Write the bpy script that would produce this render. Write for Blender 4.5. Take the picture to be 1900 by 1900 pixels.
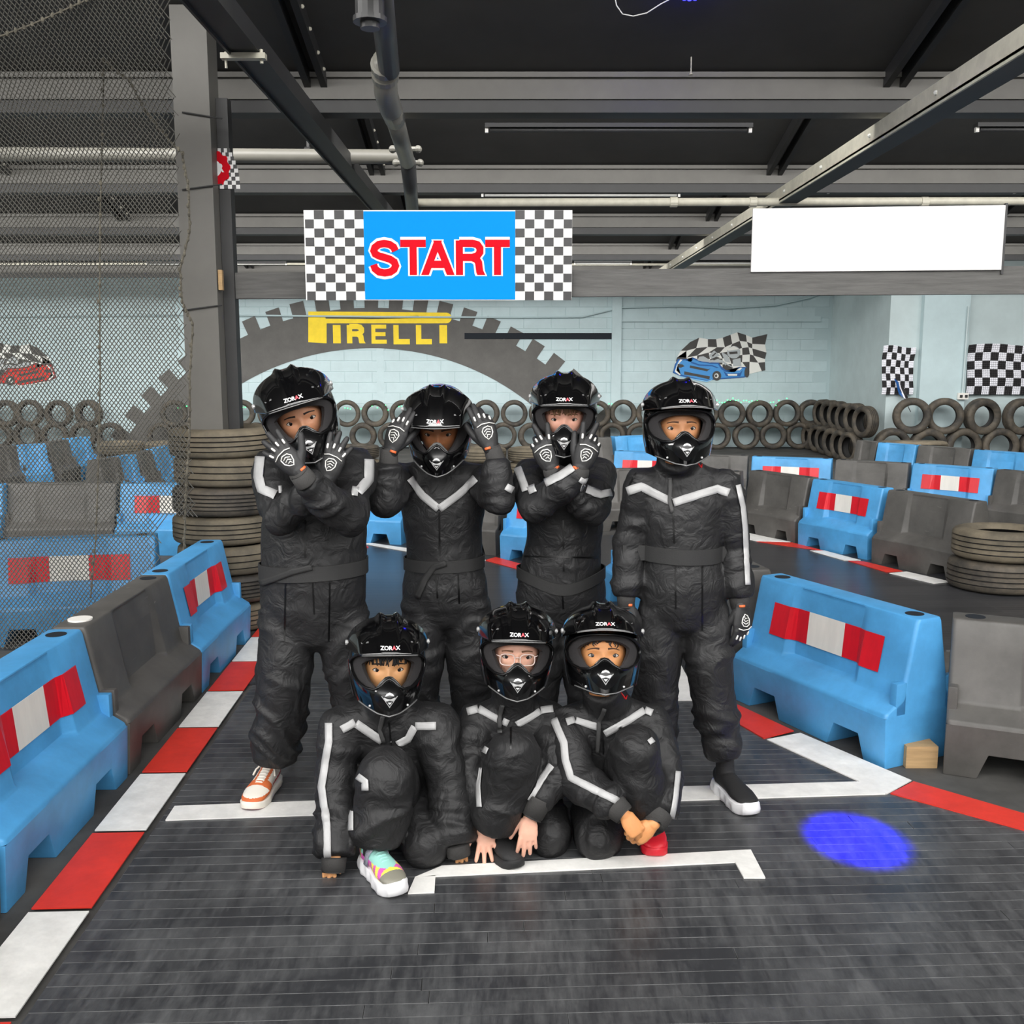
import bpy, bmesh, math, random
import numpy as np
from mathutils import Vector, Matrix, Euler, noise as mnoise
from mathutils.bvhtree import BVHTree

for o in list(bpy.data.objects): bpy.data.objects.remove(o)
SC = bpy.context.scene; COL = SC.collection
R = math.radians
# ------------------------------------------------------------------ camera
FPX = 1850.0; PITCH = R(8.24); CAMH = 1.5
cd = bpy.data.cameras.new('camera'); cam = bpy.data.objects.new('camera', cd); COL.objects.link(cam)
cd.sensor_fit = 'HORIZONTAL'; cd.sensor_width = 36.0; cd.lens = 36.0*FPX/1900.0
cd.clip_start = 0.05; cd.clip_end = 200
cam.location = (0, 0, CAMH); cam.rotation_euler = (R(90)-PITCH, 0, 0)
SC.camera = cam
# ------------------------------------------------------------------ world: overcast daylight seen through the open loading door behind the viewer
W = bpy.data.worlds.new('overcast_daylight'); SC.world = W; W.use_nodes = True
bg = W.node_tree.nodes['Background']; bg.inputs[0].default_value = (1.0, 0.985, 0.96, 1); bg.inputs[1].default_value = 1.25
# ------------------------------------------------------------------ roof bays of the saw-tooth roof; every upright face is a band of roof glazing
BAY0 = 6.4; BAY = 2.8; ZB = 3.06           # first beam in view, bay length, underside of the beams
ROOF_LO = 3.26; ROOF_HI = 3.98
for k in range(-4, 4):
    ld = bpy.data.lights.new('roof_glazing_daylight', 'AREA'); ld.shape = 'RECTANGLE'; ld.size = 19.0 if k < 3 else 14.5; ld.size_y = 0.58
    ld.energy = {-4: 300, -3: 380, -2: 420, -1: 260, 0: 330, 1: 300, 2: 380, 3: 260}[k]; ld.color = (1.0, 0.985, 0.965)
    lo = bpy.data.objects.new('roof_glazing_daylight', ld); COL.objects.link(lo)
    lo.location = (-1.0 if k < 3 else -4.6, BAY0+BAY*k+0.10, 3.66); lo.rotation_euler = (R(90-32), 0, 0)
V = SC.view_settings; V.view_transform = 'Standard'; V.look = 'None'; V.gamma = 1.0; V.use_curve_mapping = False
V.exposure = 0.18

# ------------------------------------------------------------------ measuring helpers
CT, ST = math.cos(PITCH), math.sin(PITCH)
def ray(u, v):
    x = (u-950)/FPX; yc = (950-v)/FPX
    return Vector((x, CT+yc*ST, -ST+yc*CT))
def G(u, v, z=0.0):
    d = ray(u, v); t = (z-CAMH)/d.z
    return Vector((d.x*t, d.y*t, z))
def P(u, v, Y):
    d = ray(u, v); t = Y/d.y
    return Vector((d.x*t, Y, CAMH+d.z*t))
# ------------------------------------------------------------------ materials
def lin(c): return tuple((x/255/12.92 if x/255 <= 0.04045 else ((x/255+0.055)/1.055)**2.4) for x in c)
MATS = {}
def mat(name, rgb, rough=0.6, metal=0.0, spec=0.5, var=0.0, vscale=6.0, bump=0.0, bscale=60.0, rgb2=None, emit=0.0, coat=0.0, trans=0.0, sheen=0.0, stretch=(1,1,1), detail=4.0):
    m = bpy.data.materials.new(name); MATS[name] = m; m.use_nodes = True
    nt = m.node_tree; b = nt.nodes['Principled BSDF']
    c = lin(rgb); b.inputs['Base Color'].default_value = (*c, 1); b.inputs['Roughness'].default_value = rough
    b.inputs['Metallic'].default_value = metal; b.inputs['Specular IOR Level'].default_value = spec
    b.inputs['Coat Weight'].default_value = coat; b.inputs['Coat Roughness'].default_value = 0.05
    b.inputs['Transmission Weight'].default_value = trans; b.inputs['Sheen Weight'].default_value = sheen
    if emit:
        b.inputs['Emission Color'].default_value = (*c, 1); b.inputs['Emission Strength'].default_value = emit
    if var or bump:
        g = nt.nodes.new('ShaderNodeNewGeometry'); mp = nt.nodes.new('ShaderNodeMapping'); mp.inputs['Scale'].default_value = stretch
        nt.links.new(g.outputs['Position'], mp.inputs['Vector'])
    if var:
        n = nt.nodes.new('ShaderNodeTexNoise'); n.inputs['Scale'].default_value = vscale; n.inputs['Detail'].default_value = detail
        n.inputs['Roughness'].default_value = 0.65
        nt.links.new(mp.outputs[0], n.inputs['Vector'])
        r = nt.nodes.new('ShaderNodeMapRange'); r.inputs['From Min'].default_value = 0.36; r.inputs['From Max'].default_value = 0.68
        nt.links.new(n.outputs['Fac'], r.inputs['Value'])
        mx = nt.nodes.new('ShaderNodeMix'); mx.data_type = 'RGBA'
        c2 = lin(rgb2) if rgb2 else tuple(min(1, x*(1+var)) for x in c)
        mx.inputs['A'].default_value = (*(c if rgb2 else tuple(x*(1-var) for x in c)), 1); mx.inputs['B'].default_value = (*c2, 1)
        nt.links.new(r.outputs[0], mx.inputs['Factor']); nt.links.new(mx.outputs['Result'], b.inputs['Base Color'])
    if bump:
        n2 = nt.nodes.new('ShaderNodeTexNoise'); n2.inputs['Scale'].default_value = bscale; n2.inputs['Detail'].default_value = 3
        nt.links.new(mp.outputs[0], n2.inputs['Vector'])
        bp = nt.nodes.new('ShaderNodeBump'); bp.inputs['Strength'].default_value = bump; bp.inputs['Distance'].default_value = 0.004
        nt.links.new(n2.outputs['Fac'], bp.inputs['Height']); nt.links.new(bp.outputs[0], b.inputs['Normal'])
    return m
mat('concrete', (72, 71, 69), 0.75, var=.35, vscale=3, bump=.3, bscale=40)
mat('track_base', (58, 59, 61), 0.55, var=.25, vscale=5, stretch=(1, 6, 1))
mat('seam', (80, 81, 82), 0.7, var=.5, vscale=9)
mat('kerb_red', (214, 56, 44), 0.45, var=.10, vscale=9, bump=.25, bscale=30)
mat('kerb_white', (232, 231, 227), 0.5, var=.10, vscale=10, bump=.45, bscale=22)
mat('barrier_blue', (76, 152, 206), 0.42, var=.16, vscale=4, bump=.12, bscale=20, detail=6)
mat('barrier_grey', (84, 82, 79), 0.5, var=.22, vscale=5, bump=.12, bscale=20, detail=6)
mat('hole_dark', (10, 20, 30), 0.8)
mat('tape_red', (206, 20, 36), 0.3, var=.12, vscale=14, bump=.25, bscale=26, stretch=(1, 1, .2))
mat('tape_white', (224, 220, 212), 0.3, var=.06, vscale=14, bump=.3, bscale=26, stretch=(1, 1, .2))
mat('white_plastic', (235, 232, 225), 0.4)
mat('rubber', (50, 47, 43), 0.7, rgb2=(92, 84, 72), var=.3, vscale=6, bump=.35, bscale=70)
mat('rubber_dusty', (84, 78, 66), 0.8, rgb2=(118, 108, 90), var=.3, vscale=5, bump=.4, bscale=60)
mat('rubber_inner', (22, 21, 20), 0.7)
mat('wall_blue', (186, 205, 208), 0.65, var=.05, vscale=2.5, bump=.25, bscale=25)
mat('mortar', (178, 197, 200), 0.8)
mat('wall_plain', (190, 205, 206), 0.6, var=.06, vscale=2)
mat('mural_grey', (92, 90, 87), 0.7, var=.12, vscale=3, bump=.3, bscale=25)
mat('mural_yellow', (246, 214, 40), 0.6, var=.06, vscale=6)
mat('mural_white', (232, 232, 226), 0.6)
mat('mural_black', (66, 64, 62), 0.6)
mat('mural_blue', (68, 146, 212), 0.6); mat('mural_navy', (30, 88, 156), 0.6); mat('mural_lightblue', (128, 192, 236), .6)
mat('mural_silver', (176, 182, 184), 0.6); mat('mural_red', (214, 52, 42), 0.6); mat('mural_darkred', (120, 32, 36), 0.6)
mat('ceiling', (66, 65, 63), 0.7, var=.12, vscale=2, bump=.2, bscale=12)
mat('steel_grey', (104, 102, 97), 0.55, var=.08, vscale=4)
mat('steel_dark', (46, 46, 46), 0.5, var=.12, vscale=5)
mat('steel_bright', (196, 192, 176), 0.45, var=.12, vscale=9)
mat('post_paint', (98, 96, 91), 0.5, var=.06, vscale=4)
mat('timber_grey', (86, 85, 83), 0.75, var=.2, vscale=7, stretch=(.6, 3, 9), bump=.3, bscale=20, detail=8)
mat('raw_timber', (170, 140, 100), 0.8, var=.15, vscale=9, stretch=(.6, 3, 9))
mat('pipe', (120, 118, 110), 0.4, var=.08, vscale=4)
mat('pipe_dark', (62, 62, 62), 0.45)
mat('sign_white', (226, 226, 224), 0.5, spec=.15); mat('sign_black', (44, 43, 44), 0.35, var=.1, vscale=30)
mat('sign_blue', (0, 132, 214), 0.6, spec=.08); mat('sign_red', (196, 8, 28), 0.6, spec=.08)
mat('panel_white', (206, 204, 202), 0.45)
mat('flag_white', (236, 236, 244), 0.8); mat('flag_black', (38, 36, 38), 0.8)
mat('net', (88, 86, 80), 0.8); mat('rope', (80, 76, 66), 0.9, var=.5, vscale=60)
mat('led_green', (60, 255, 120), 0.5, emit=4.0)
mat('led_blue', (20, 20, 255), 0.4, emit=30.0)
mat('wire_white', (200, 200, 196), 0.5); mat('wire_dark', (50, 50, 50), 0.6)
m = mat('suit', (33, 33, 34), 0.55, spec=.4, var=.12, vscale=9, bump=.10, bscale=420)
nt = m.node_tree; b = nt.nodes['Principled BSDF']; g = nt.nodes.new('ShaderNodeNewGeometry')
nz = nt.nodes.new('ShaderNodeTexNoise'); nz.inputs['Scale'].default_value = 16; nz.inputs['Detail'].default_value = 3; nz.inputs['Distortion'].default_value = 1.6
nt.links.new(g.outputs['Position'], nz.inputs['Vector']); bp = nt.nodes.new('ShaderNodeBump'); bp.inputs['Strength'].default_value = .55; bp.inputs['Distance'].default_value = .016
nt.links.new(nz.outputs['Fac'], bp.inputs['Height']); old = b.inputs['Normal'].links[0].from_node; nt.links.new(bp.outputs[0], old.inputs['Normal'])
mat('knit', (56, 55, 54), 0.85, var=.08, vscale=9, bump=.3, bscale=300)
mat('belt_web', (38, 38, 38), 0.7, bump=.2, bscale=300)
mat('reflective', (176, 176, 176), 0.45, var=.07, vscale=30)
mat('helmet_black', (7, 7, 8), 0.12, spec=.5, coat=1.0)
mat('helmet_matt', (9, 9, 10), 0.28)
mat('pad', (44, 42, 43), 0.9, bump=.2, bscale=200)
mat('chrome', (205, 205, 205), 0.3, metal=.35)
mat('silver_trim', (130, 130, 130), 0.3, metal=.4)
mat('letter_white', (236, 236, 236), 0.4); mat('letter_red', (230, 90, 100), 0.4)
mat('glove_black', (36, 36, 37), 0.6, bump=.15, bscale=300); mat('glove_white', (238, 236, 230), 0.4); mat('glove_orange', (226, 110, 60), 0.5)
mat('eye_white', (198, 190, 182), 0.3); mat('iris', (34, 20, 13), 0.25, spec=.3); mat('pupil', (4, 3, 3), 0.15, spec=.3)
mat('shoe_orange', (216, 112, 62), 0.55); mat('shoe_cream', (240, 234, 222), 0.5); mat('shoe_plum', (112, 46, 66), 0.5); mat('shoe_crimson', (190, 14, 44), .4)
mat('shoe_black', (30, 30, 31), 0.7, bump=.3, bscale=350); mat('shoe_white', (238, 238, 240), 0.4); mat('shoe_red', (206, 30, 46), 0.45)
mat('shoe_pink', (208, 92, 178), 0.4); mat('shoe_mint', (150, 206, 196), 0.4); mat('shoe_yellow', (232, 226, 90), 0.4); mat('shoe_grey', (132, 130, 118), 0.4); mat('shoe_silver', (150, 152, 166), 0.35, var=.3, vscale=150)
mat('strap', (58, 58, 58), 0.6); mat('strap_red', (200, 28, 34), 0.5)
mat('glass_lens', (255, 255, 255), 0.02, trans=1.0); MATS['glass_lens'].node_tree.nodes['Principled BSDF'].inputs['IOR'].default_value = 1.02
mat('glasses_frame', (236, 214, 206), 0.2)
mat('fixture', (205, 205, 200), 0.4)
mat('front_wall', (120, 120, 118), 0.7)
mat('knit_yellow', (226, 176, 70), 0.8)

# scuffs and scratches on the grey barriers
m = MATS['barrier_grey']; nt = m.node_tree; b = nt.nodes['Principled BSDF']; src = b.inputs['Base Color'].links[0].from_socket
g = nt.nodes.new('ShaderNodeNewGeometry'); mp = nt.nodes.new('ShaderNodeMapping'); mp.inputs['Scale'].default_value = (2.5, 2.5, 22); mp.inputs['Rotation'].default_value = (.25, .3, 0)
n = nt.nodes.new('ShaderNodeTexNoise'); n.inputs['Scale'].default_value = 3.0; n.inputs['Detail'].default_value = 9; n.inputs['Roughness'].default_value = .7
nt.links.new(g.outputs['Position'], mp.inputs[0]); nt.links.new(mp.outputs[0], n.inputs['Vector'])
r = nt.nodes.new('ShaderNodeMapRange'); r.inputs['From Min'].default_value = .66; r.inputs['From Max'].default_value = .74; nt.links.new(n.outputs['Fac'], r.inputs[0])
mx = nt.nodes.new('ShaderNodeMix'); mx.data_type = 'RGBA'; nt.links.new(src, mx.inputs['A']); mx.inputs['B'].default_value = (*lin((140, 136, 130)), 1); nt.links.new(r.outputs[0], mx.inputs['Factor']); nt.links.new(mx.outputs['Result'], b.inputs['Base Color'])
# track slats: dark rubber with long scuffs
m = mat('slat', (44, 45, 48), 0.36)
nt = m.node_tree; b = nt.nodes['Principled BSDF']
g = nt.nodes.new('ShaderNodeNewGeometry'); oi = nt.nodes.new('ShaderNodeObjectInfo')
n1 = nt.nodes.new('ShaderNodeTexNoise'); n1.inputs['Scale'].default_value = 3.2; n1.inputs['Detail'].default_value = 7; n1.inputs['Roughness'].default_value = .7
mp = nt.nodes.new('ShaderNodeMapping'); mp.inputs['Scale'].default_value = (9, 1.6, 1); mp.inputs['Rotation'].default_value = (0, 0, -.25)
n2 = nt.nodes.new('ShaderNodeTexNoise'); n2.inputs['Scale'].default_value = 3.0; n2.inputs['Detail'].default_value = 8; n2.inputs['Roughness'].default_value = .75
nt.links.new(g.outputs['Position'], n1.inputs['Vector']); nt.links.new(g.outputs['Position'], mp.inputs[0]); nt.links.new(mp.outputs[0], n2.inputs['Vector'])
mul = nt.nodes.new('ShaderNodeMath'); mul.operation = 'MULTIPLY'; nt.links.new(n1.outputs['Fac'], mul.inputs[0]); nt.links.new(n2.outputs['Fac'], mul.inputs[1])
add = nt.nodes.new('ShaderNodeMath'); add.operation = 'MULTIPLY_ADD'; nt.links.new(oi.outputs['Random'], add.inputs[0]); add.inputs[1].default_value = .05; nt.links.new(mul.outputs[0], add.inputs[2])
rp = nt.nodes.new('ShaderNodeValToRGB'); nt.links.new(add.outputs[0], rp.inputs[0])
rp.color_ramp.elements[0].position = .2; rp.color_ramp.elements[0].color = (*lin((50, 51, 54)), 1)
rp.color_ramp.elements[1].position = .46; rp.color_ramp.elements[1].color = (*lin((98, 99, 100)), 1)
nt.links.new(rp.outputs[0], b.inputs['Base Color'])
rr = nt.nodes.new('ShaderNodeMapRange'); rr.inputs['From Min'].default_value = .3; rr.inputs['From Max'].default_value = .7; rr.inputs['To Min'].default_value = .27; rr.inputs['To Max'].default_value = .5
nt.links.new(n2.outputs['Fac'], rr.inputs[0]); nt.links.new(rr.outputs[0], b.inputs['Roughness'])
# far track: the same slats too small to build, as fine lines in the material
m = mat('track_far', (46, 47, 50), 0.3)
nt = m.node_tree; b = nt.nodes['Principled BSDF']; g = nt.nodes.new('ShaderNodeNewGeometry')
mp = nt.nodes.new('ShaderNodeMapping'); mp.inputs['Rotation'].default_value = (0, 0, R(-2.3))
bk = nt.nodes.new('ShaderNodeTexBrick'); bk.inputs['Scale'].default_value = 1.0; bk.inputs['Brick Width'].default_value = 2.2; bk.inputs['Row Height'].default_value = .05
bk.inputs['Mortar Size'].default_value = .0022; bk.inputs['Color1'].default_value = (*lin((50, 51, 54)), 1); bk.inputs['Color2'].default_value = (*lin((60, 60, 62)), 1); bk.inputs['Mortar'].default_value = (*lin((84, 85, 86)), 1)
nt.links.new(g.outputs['Position'], mp.inputs[0]); nt.links.new(mp.outputs[0], bk.inputs['Vector']); nt.links.new(bk.outputs['Color'], b.inputs['Base Color'])

# ------------------------------------------------------------------ mesh helpers
class MB:
    def __init__(s): s.v = []; s.f = []; s.m = []
    def add(s, vs, fs, mi=0):
        o = len(s.v); s.v += [tuple(x) for x in vs]
        for f in fs: s.f.append(tuple(i+o for i in f)); s.m.append(mi)
    def box(s, lo, hi, mi=0, M=None):
        x0, y0, z0 = lo; x1, y1, z1 = hi
        vs = [Vector(p) for p in ((x0,y0,z0),(x1,y0,z0),(x1,y1,z0),(x0,y1,z0),(x0,y0,z1),(x1,y0,z1),(x1,y1,z1),(x0,y1,z1))]
        if M: vs = [M @ p for p in vs]
        s.add(vs, [(0,3,2,1),(4,5,6,7),(0,1,5,4),(1,2,6,5),(2,3,7,6),(3,0,4,7)], mi)
    def tube(s, pts, rad, n=10, mi=0, ref=None, cap=True, rnd=False):
        """rings along pts; rad is a number, a list, or a list of (a along ref, b across)"""
        pts = [Vector(p) for p in pts]; k = len(pts)
        rad = [rad]*k if not isinstance(rad, (list, tuple)) else list(rad)
        rad = [(r, r) if not isinstance(r, (list, tuple)) else r for r in rad]
        if rnd:
            d0 = (pts[0]-pts[1]).normalized(); d1 = (pts[-1]-pts[-2]).normalized(); r0 = rad[0]; r1 = rad[-1]
            a = min(r0); c = min(r1)
            pts = [pts[0]+d0*a*.9, pts[0]+d0*a*.6]+pts+[pts[-1]+d1*c*.6, pts[-1]+d1*c*.9]
            rad = [(r0[0]*.42, r0[1]*.42), (r0[0]*.8, r0[1]*.8)]+rad+[(r1[0]*.8, r1[1]*.8), (r1[0]*.42, r1[1]*.42)]
            k = len(pts)
        o = len(s.v); prev = None
        for i, p in enumerate(pts):
            d = (pts[min(i+1, k-1)]-pts[max(i-1, 0)])
            d = d.normalized() if d.length > 1e-9 else Vector((0,0,1))
            if ref is not None: a = Vector(ref)-d*d.dot(Vector(ref))
            elif prev is not None: a = prev-d*d.dot(prev)
            else: a = d.orthogonal()
            if a.length < 1e-6: a = d.orthogonal()
            a.normalize(); prev = a; b_ = d.cross(a)
            for j in range(n):
                t = 2*math.pi*j/n
                s.v.append(tuple(p+a*(rad[i][0]*math.cos(t))+b_*(rad[i][1]*math.sin(t))))
        for i in range(k-1):
            for j in range(n):
                s.f.append((o+i*n+j, o+i*n+(j+1)%n, o+(i+1)*n+(j+1)%n, o+(i+1)*n+j)); s.m.append(mi)
        if cap:
            s.f.append(tuple(o+j for j in range(n))[::-1]); s.m.append(mi)
            s.f.append(tuple(o+(k-1)*n+j for j in range(n))); s.m.append(mi)
    def ball(s, c, r, n=12, m_=8, mi=0, M=None):
        r = (r, r, r) if not isinstance(r, (list, tuple)) else r; c = Vector(c)
        vs = []; fs = []
        for i in range(1, m_):
            t = math.pi*i/m_
            for j in range(n):
                p = 2*math.pi*j/n
                q = Vector((r[0]*math.sin(t)*math.cos(p), r[1]*math.sin(t)*math.sin(p), r[2]*math.cos(t)))
                vs.append(c+(M @ q if M else q))
        q = Vector((0, 0, r[2])); a = len(vs); vs.append(c+(M @ q if M else q)); vs.append(c-(M @ q if M else q))
        for i in range(m_-2):
            for j in range(n): fs.append((i*n+j, (i+1)*n+j, (i+1)*n+(j+1)%n, i*n+(j+1)%n))
        for j in range(n):
            fs.append((a, j, (j+1)%n)); fs.append((a+1, (m_-2)*n+(j+1)%n, (m_-2)*n+j))
        s.add(vs, fs, mi)
    def prism(s, poly, d, mi=0):
        """poly: list of 3-D points of a planar outline, extruded by vector d"""
        poly = [Vector(p) for p in poly]; d = Vector(d); n = len(poly); o = len(s.v)
        s.v += [tuple(p) for p in poly]+[tuple(p+d) for p in poly]
        s.f.append(tuple(o+i for i in range(n))[::-1]); s.m.append(mi)
        s.f.append(tuple(o+n+i for i in range(n))); s.m.append(mi)
        for i in range(n): s.f.append((o+i, o+(i+1)%n, o+n+(i+1)%n, o+n+i)); s.m.append(mi)
    def lathe(s, prof, n=32, mi=0, closed=True, mis=None):
        """prof: (r, z) around z"""
        o = len(s.v); k = len(prof)
        for (r, z) in prof:
            for j in range(n):
                t = 2*math.pi*j/n; s.v.append((r*math.cos(t), r*math.sin(t), z))
        for i in range(k if closed else k-1):
            i2 = (i+1) % k
            for j in range(n):
                s.f.append((o+i*n+j, o+i*n+(j+1)%n, o+i2*n+(j+1)%n, o+i2*n+j)); s.m.append(mis[i] if mis else mi)
    def mesh(s, name, mats, smooth=False, fix=True):
        me = bpy.data.meshes.new(name); me.from_pydata(s.v, [], s.f)
        for q in mats: me.materials.append(MATS[q] if isinstance(q, str) else q)
        if len(mats) > 1: me.polygons.foreach_set('material_index', s.m)
        if fix:
            bm = bmesh.new(); bm.from_mesh(me); bmesh.ops.recalc_face_normals(bm, faces=bm.faces); bm.to_mesh(me); bm.free()
        if smooth: me.polygons.foreach_set('use_smooth', [True]*len(me.polygons))
        me.update(); return me
    def obj(s, name, mats, parent=None, smooth=False, fix=True, auto=None):
        mats = [mats] if isinstance(mats, str) else mats
        o = link(name, s.mesh(name, mats, smooth, fix), parent)
        return o
def link(name, data, parent=None, M=None):
    o = bpy.data.objects.new(name, data); COL.objects.link(o)
    if parent is not None: o.parent = parent
    if M is not None: o.matrix_local = M
    return o
def tag(o, label=None, cat=None, group=None, kind=None):
    if label: o['label'] = label
    if cat: o['category'] = cat
    if group: o['group'] = group
    if kind: o['kind'] = kind
    return o
def thing(name, label, cat, loc=(0,0,0), rz=0.0, group=None):
    o = link(name, None); o.location = loc; o.rotation_euler = (0, 0, rz); o.empty_display_size = .05
    return tag(o, label, cat, group)
def copy_tree(o, parent=None):
    c = o.copy(); COL.objects.link(c); c.parent = parent
    for ch in list(o.children): copy_tree(ch, c)
    return c
def smooth_angle(o, ang=35):
    me = o.data
    me.polygons.foreach_set('use_smooth', [True]*len(me.polygons))
    bm = bmesh.new(); bm.from_mesh(me)
    for e in bm.edges:
        if len(e.link_faces) == 2 and e.calc_face_angle(0) > R(ang): e.smooth = False
    bm.to_mesh(me); bm.free()
def text_mesh(txt, size, bold=0.0, depth=0.0):
    cu = bpy.data.curves.new('txt', 'FONT'); cu.body = txt; cu.size = size; cu.offset = bold; cu.extrude = depth; cu.align_x = 'CENTER'; cu.resolution_u = 4
    o = bpy.data.objects.new('txt', cu); COL.objects.link(o)
    me = bpy.data.meshes.new_from_object(o.evaluated_get(bpy.context.evaluated_depsgraph_get()))
    bpy.data.objects.remove(o); bpy.data.curves.remove(cu); return me
def fit_text(txt, x0, x1, z0, z1, bold=0.0, depth=0.0):
    """text mesh in the XZ plane (facing -Y), scaled to fill the box; returns (verts, faces)"""
    me = text_mesh(txt, 1.0, bold, depth)
    vs = np.array([v.co[:] for v in me.vertices]); fs = [tuple(p.vertices) for p in me.polygons]; bpy.data.meshes.remove(me)
    lo = vs.min(0); hi = vs.max(0)
    X = x0+(vs[:,0]-lo[0])/(hi[0]-lo[0])*(x1-x0); Z = z0+(vs[:,1]-lo[1])/(hi[1]-lo[1])*(z1-z0)
    return [(X[i], -vs[i,2], Z[i]) for i in range(len(vs))], fs
def remesh(mb, voxel, iters=4, fac=.5):
    me = mb.mesh('tmp', []); o = bpy.data.objects.new('tmp', me); COL.objects.link(o)
    r = o.modifiers.new('r', 'REMESH'); r.mode = 'VOXEL'; r.voxel_size = voxel; r.use_smooth_shade = True
    if iters:
        s_ = o.modifiers.new('s', 'SMOOTH'); s_.iterations = iters; s_.factor = fac
    out = bpy.data.meshes.new_from_object(o.evaluated_get(bpy.context.evaluated_depsgraph_get()))
    bpy.data.objects.remove(o); bpy.data.meshes.remove(me); return out
def vco(me):
    a = np.empty(len(me.vertices)*3, 'f'); me.vertices.foreach_get('co', a); return a.reshape(-1, 3).astype(float)
def vno(me):
    a = np.empty(len(me.vertices)*3, 'f'); me.vertices.foreach_get('normal', a); return a.reshape(-1, 3).astype(float)
def vnoise(p, seed=0):
    i = np.floor(p).astype(np.int64); f = p-i; f = f*f*(3-2*f); out = np.zeros(len(p))
    for dx in (0, 1):
        for dy in (0, 1):
            for dz in (0, 1):
                h = (i[:,0]+dx)*374761393+(i[:,1]+dy)*668265263+(i[:,2]+dz)*2147483647+seed*974711
                h = (h ^ (h >> 13))*1274126177; h = (h ^ (h >> 16)) & 0xffff
                w = (f[:,0] if dx else 1-f[:,0])*(f[:,1] if dy else 1-f[:,1])*(f[:,2] if dz else 1-f[:,2])
                out += w*h/65535.0
    return out
STROKES = {'S': [[(.90,.70),(.84,.81),(.70,.885),(.5,.915),(.30,.885),(.16,.80),(.12,.70),(.17,.61),(.30,.555),(.5,.51),(.70,.46),(.85,.38),(.90,.27),(.84,.16),(.70,.085),(.5,.06),(.29,.09),(.15,.18),(.10,.30)]],
 'T': [[(0,.92),(1,.92)],[(.5,.92),(.5,0)]], 'A': [[(.07,0),(.52,1.0)],[(.48,1.0),(.93,0)],[(.24,.31),(.76,.31)]],
 'R': [[(.1,0),(.1,1.0)],[(.1,.92),(.58,.92),(.76,.88),(.85,.78),(.85,.66),(.76,.56),(.58,.51),(.1,.51)],[(.58,.5),(.72,.46),(.80,.36),(.84,.10),(.9,0)]],
 'I': [[(.5,0),(.5,1)]], 'E': [[(.95,.91),(.14,.91),(.14,.09),(.97,.09)],[(.14,.5),(.9,.5)]], 'L': [[(.14,1),(.14,.09),(1,.09)]]}
def stroke_text(mb, txt, boxes, z0, z1, w, y, mi=0):
    """grotesque letters from strokes: boxes are the (x0, x1) of every letter"""
    yk = 0
    for ch, (x0, x1) in zip(txt, boxes):
        for ln in STROKES[ch]:
            yk += 1
            pts = [Vector((x0+(x1-x0)*a, z0+(z1-z0)*b_)) for a, b_ in ln]; n = len(pts); L = []; Rr = []
            for i, p in enumerate(pts):
                d0 = (p-pts[i-1]).normalized() if i else (pts[1]-p).normalized(); d1 = (pts[i+1]-p).normalized() if i < n-1 else d0
                nn = Vector((-(d0+d1).y, (d0+d1).x)).normalized(); k = min(1.6, 1/max(.4, nn.dot(Vector((-d0.y, d0.x)))))
                if (i == 0 or i == n-1) and ln[i][1] in (0, 1.0) and abs(d0.y) > .3: nn = Vector((math.copysign(1, nn.x), 0)); k = 1/abs(d0.y)
                L.append(p+nn*w/2*k); Rr.append(p-nn*w/2*k)
            mb.add([(q.x, y-.00012*yk, q.y) for q in L+Rr], [(n+i, n+i+1, i+1, i) for i in range(n-1)], mi)
ORD = ['first','second','third','fourth','fifth','sixth','seventh','eighth','ninth','tenth','eleventh','twelfth']
rnd = random.Random(7)
# ================================================================== THE SETTING
PHI = R(2.3)
TD = Vector((math.cos(PHI), math.sin(PHI), 0)); TN = Vector((-math.sin(PHI), math.cos(PHI), 0))
mb = MB(); mb.box((-12, -7, -.12), (14, 19.4, -.012))
floor = tag(mb.obj('floor', 'concrete'), 'dark grey concrete hall floor around the kart track', kind='structure')
# far track surface (one deck of slats too fine to tell apart) under and beyond the slats
mb = MB(); mb.box((-1.3, 4.62, -.012), (1.3, 8.9, -.002)); mb.box((1.3, 5.2, -.012), (6.5, 8.9, -.002)); mb.box((-1.3, -1.0, -.012), (3.2, 1.6, -.002))
mb.obj('far_track_surface', 'track_far', floor)
# --- slats one by one
def slat_mesh():
    mb = MB(); c = .001; x = .5; y = .0245; zt = -.0012; zb = -.012
    vs = [(-x,-y,zb),(x,-y,zb),(x,y,zb),(-x,y,zb),(-x,-y,zt-c),(x,-y,zt-c),(x,y,zt-c),(-x,y,zt-c),(-x+.001,-y+c,zt),(x-.001,-y+c,zt),(x-.001,y-c,zt),(-x+.001,y-c,zt)]
    mb.add(vs, [(8,9,10,11)], 0)
    mb.add(vs, [(4,5,9,8),(5,6,10,9),(6,7,11,10),(7,4,8,11),(0,1,5,4),(1,2,6,5),(2,3,7,6),(3,0,4,7)], 1)
    return mb.mesh('slat', ['slat', 'seam'])
SLAT = slat_mesh()
def right_edge(Y):
    pts = [(1.6, 3.0), (2.75, 2.6), (3.02, 2.3), (3.14, 1.72), (3.42, 1.36), (3.89, 1.08), (4.30, .88), (4.7, .84), (5.3, .80)]
    for (a, xa), (b_, xb) in zip(pts, pts[1:]):
        if a <= Y <= b_: return xa+(xb-xa)*(Y-a)/(b_-a)
    return pts[-1][1]
y = 1.62; nsl = 0
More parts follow.
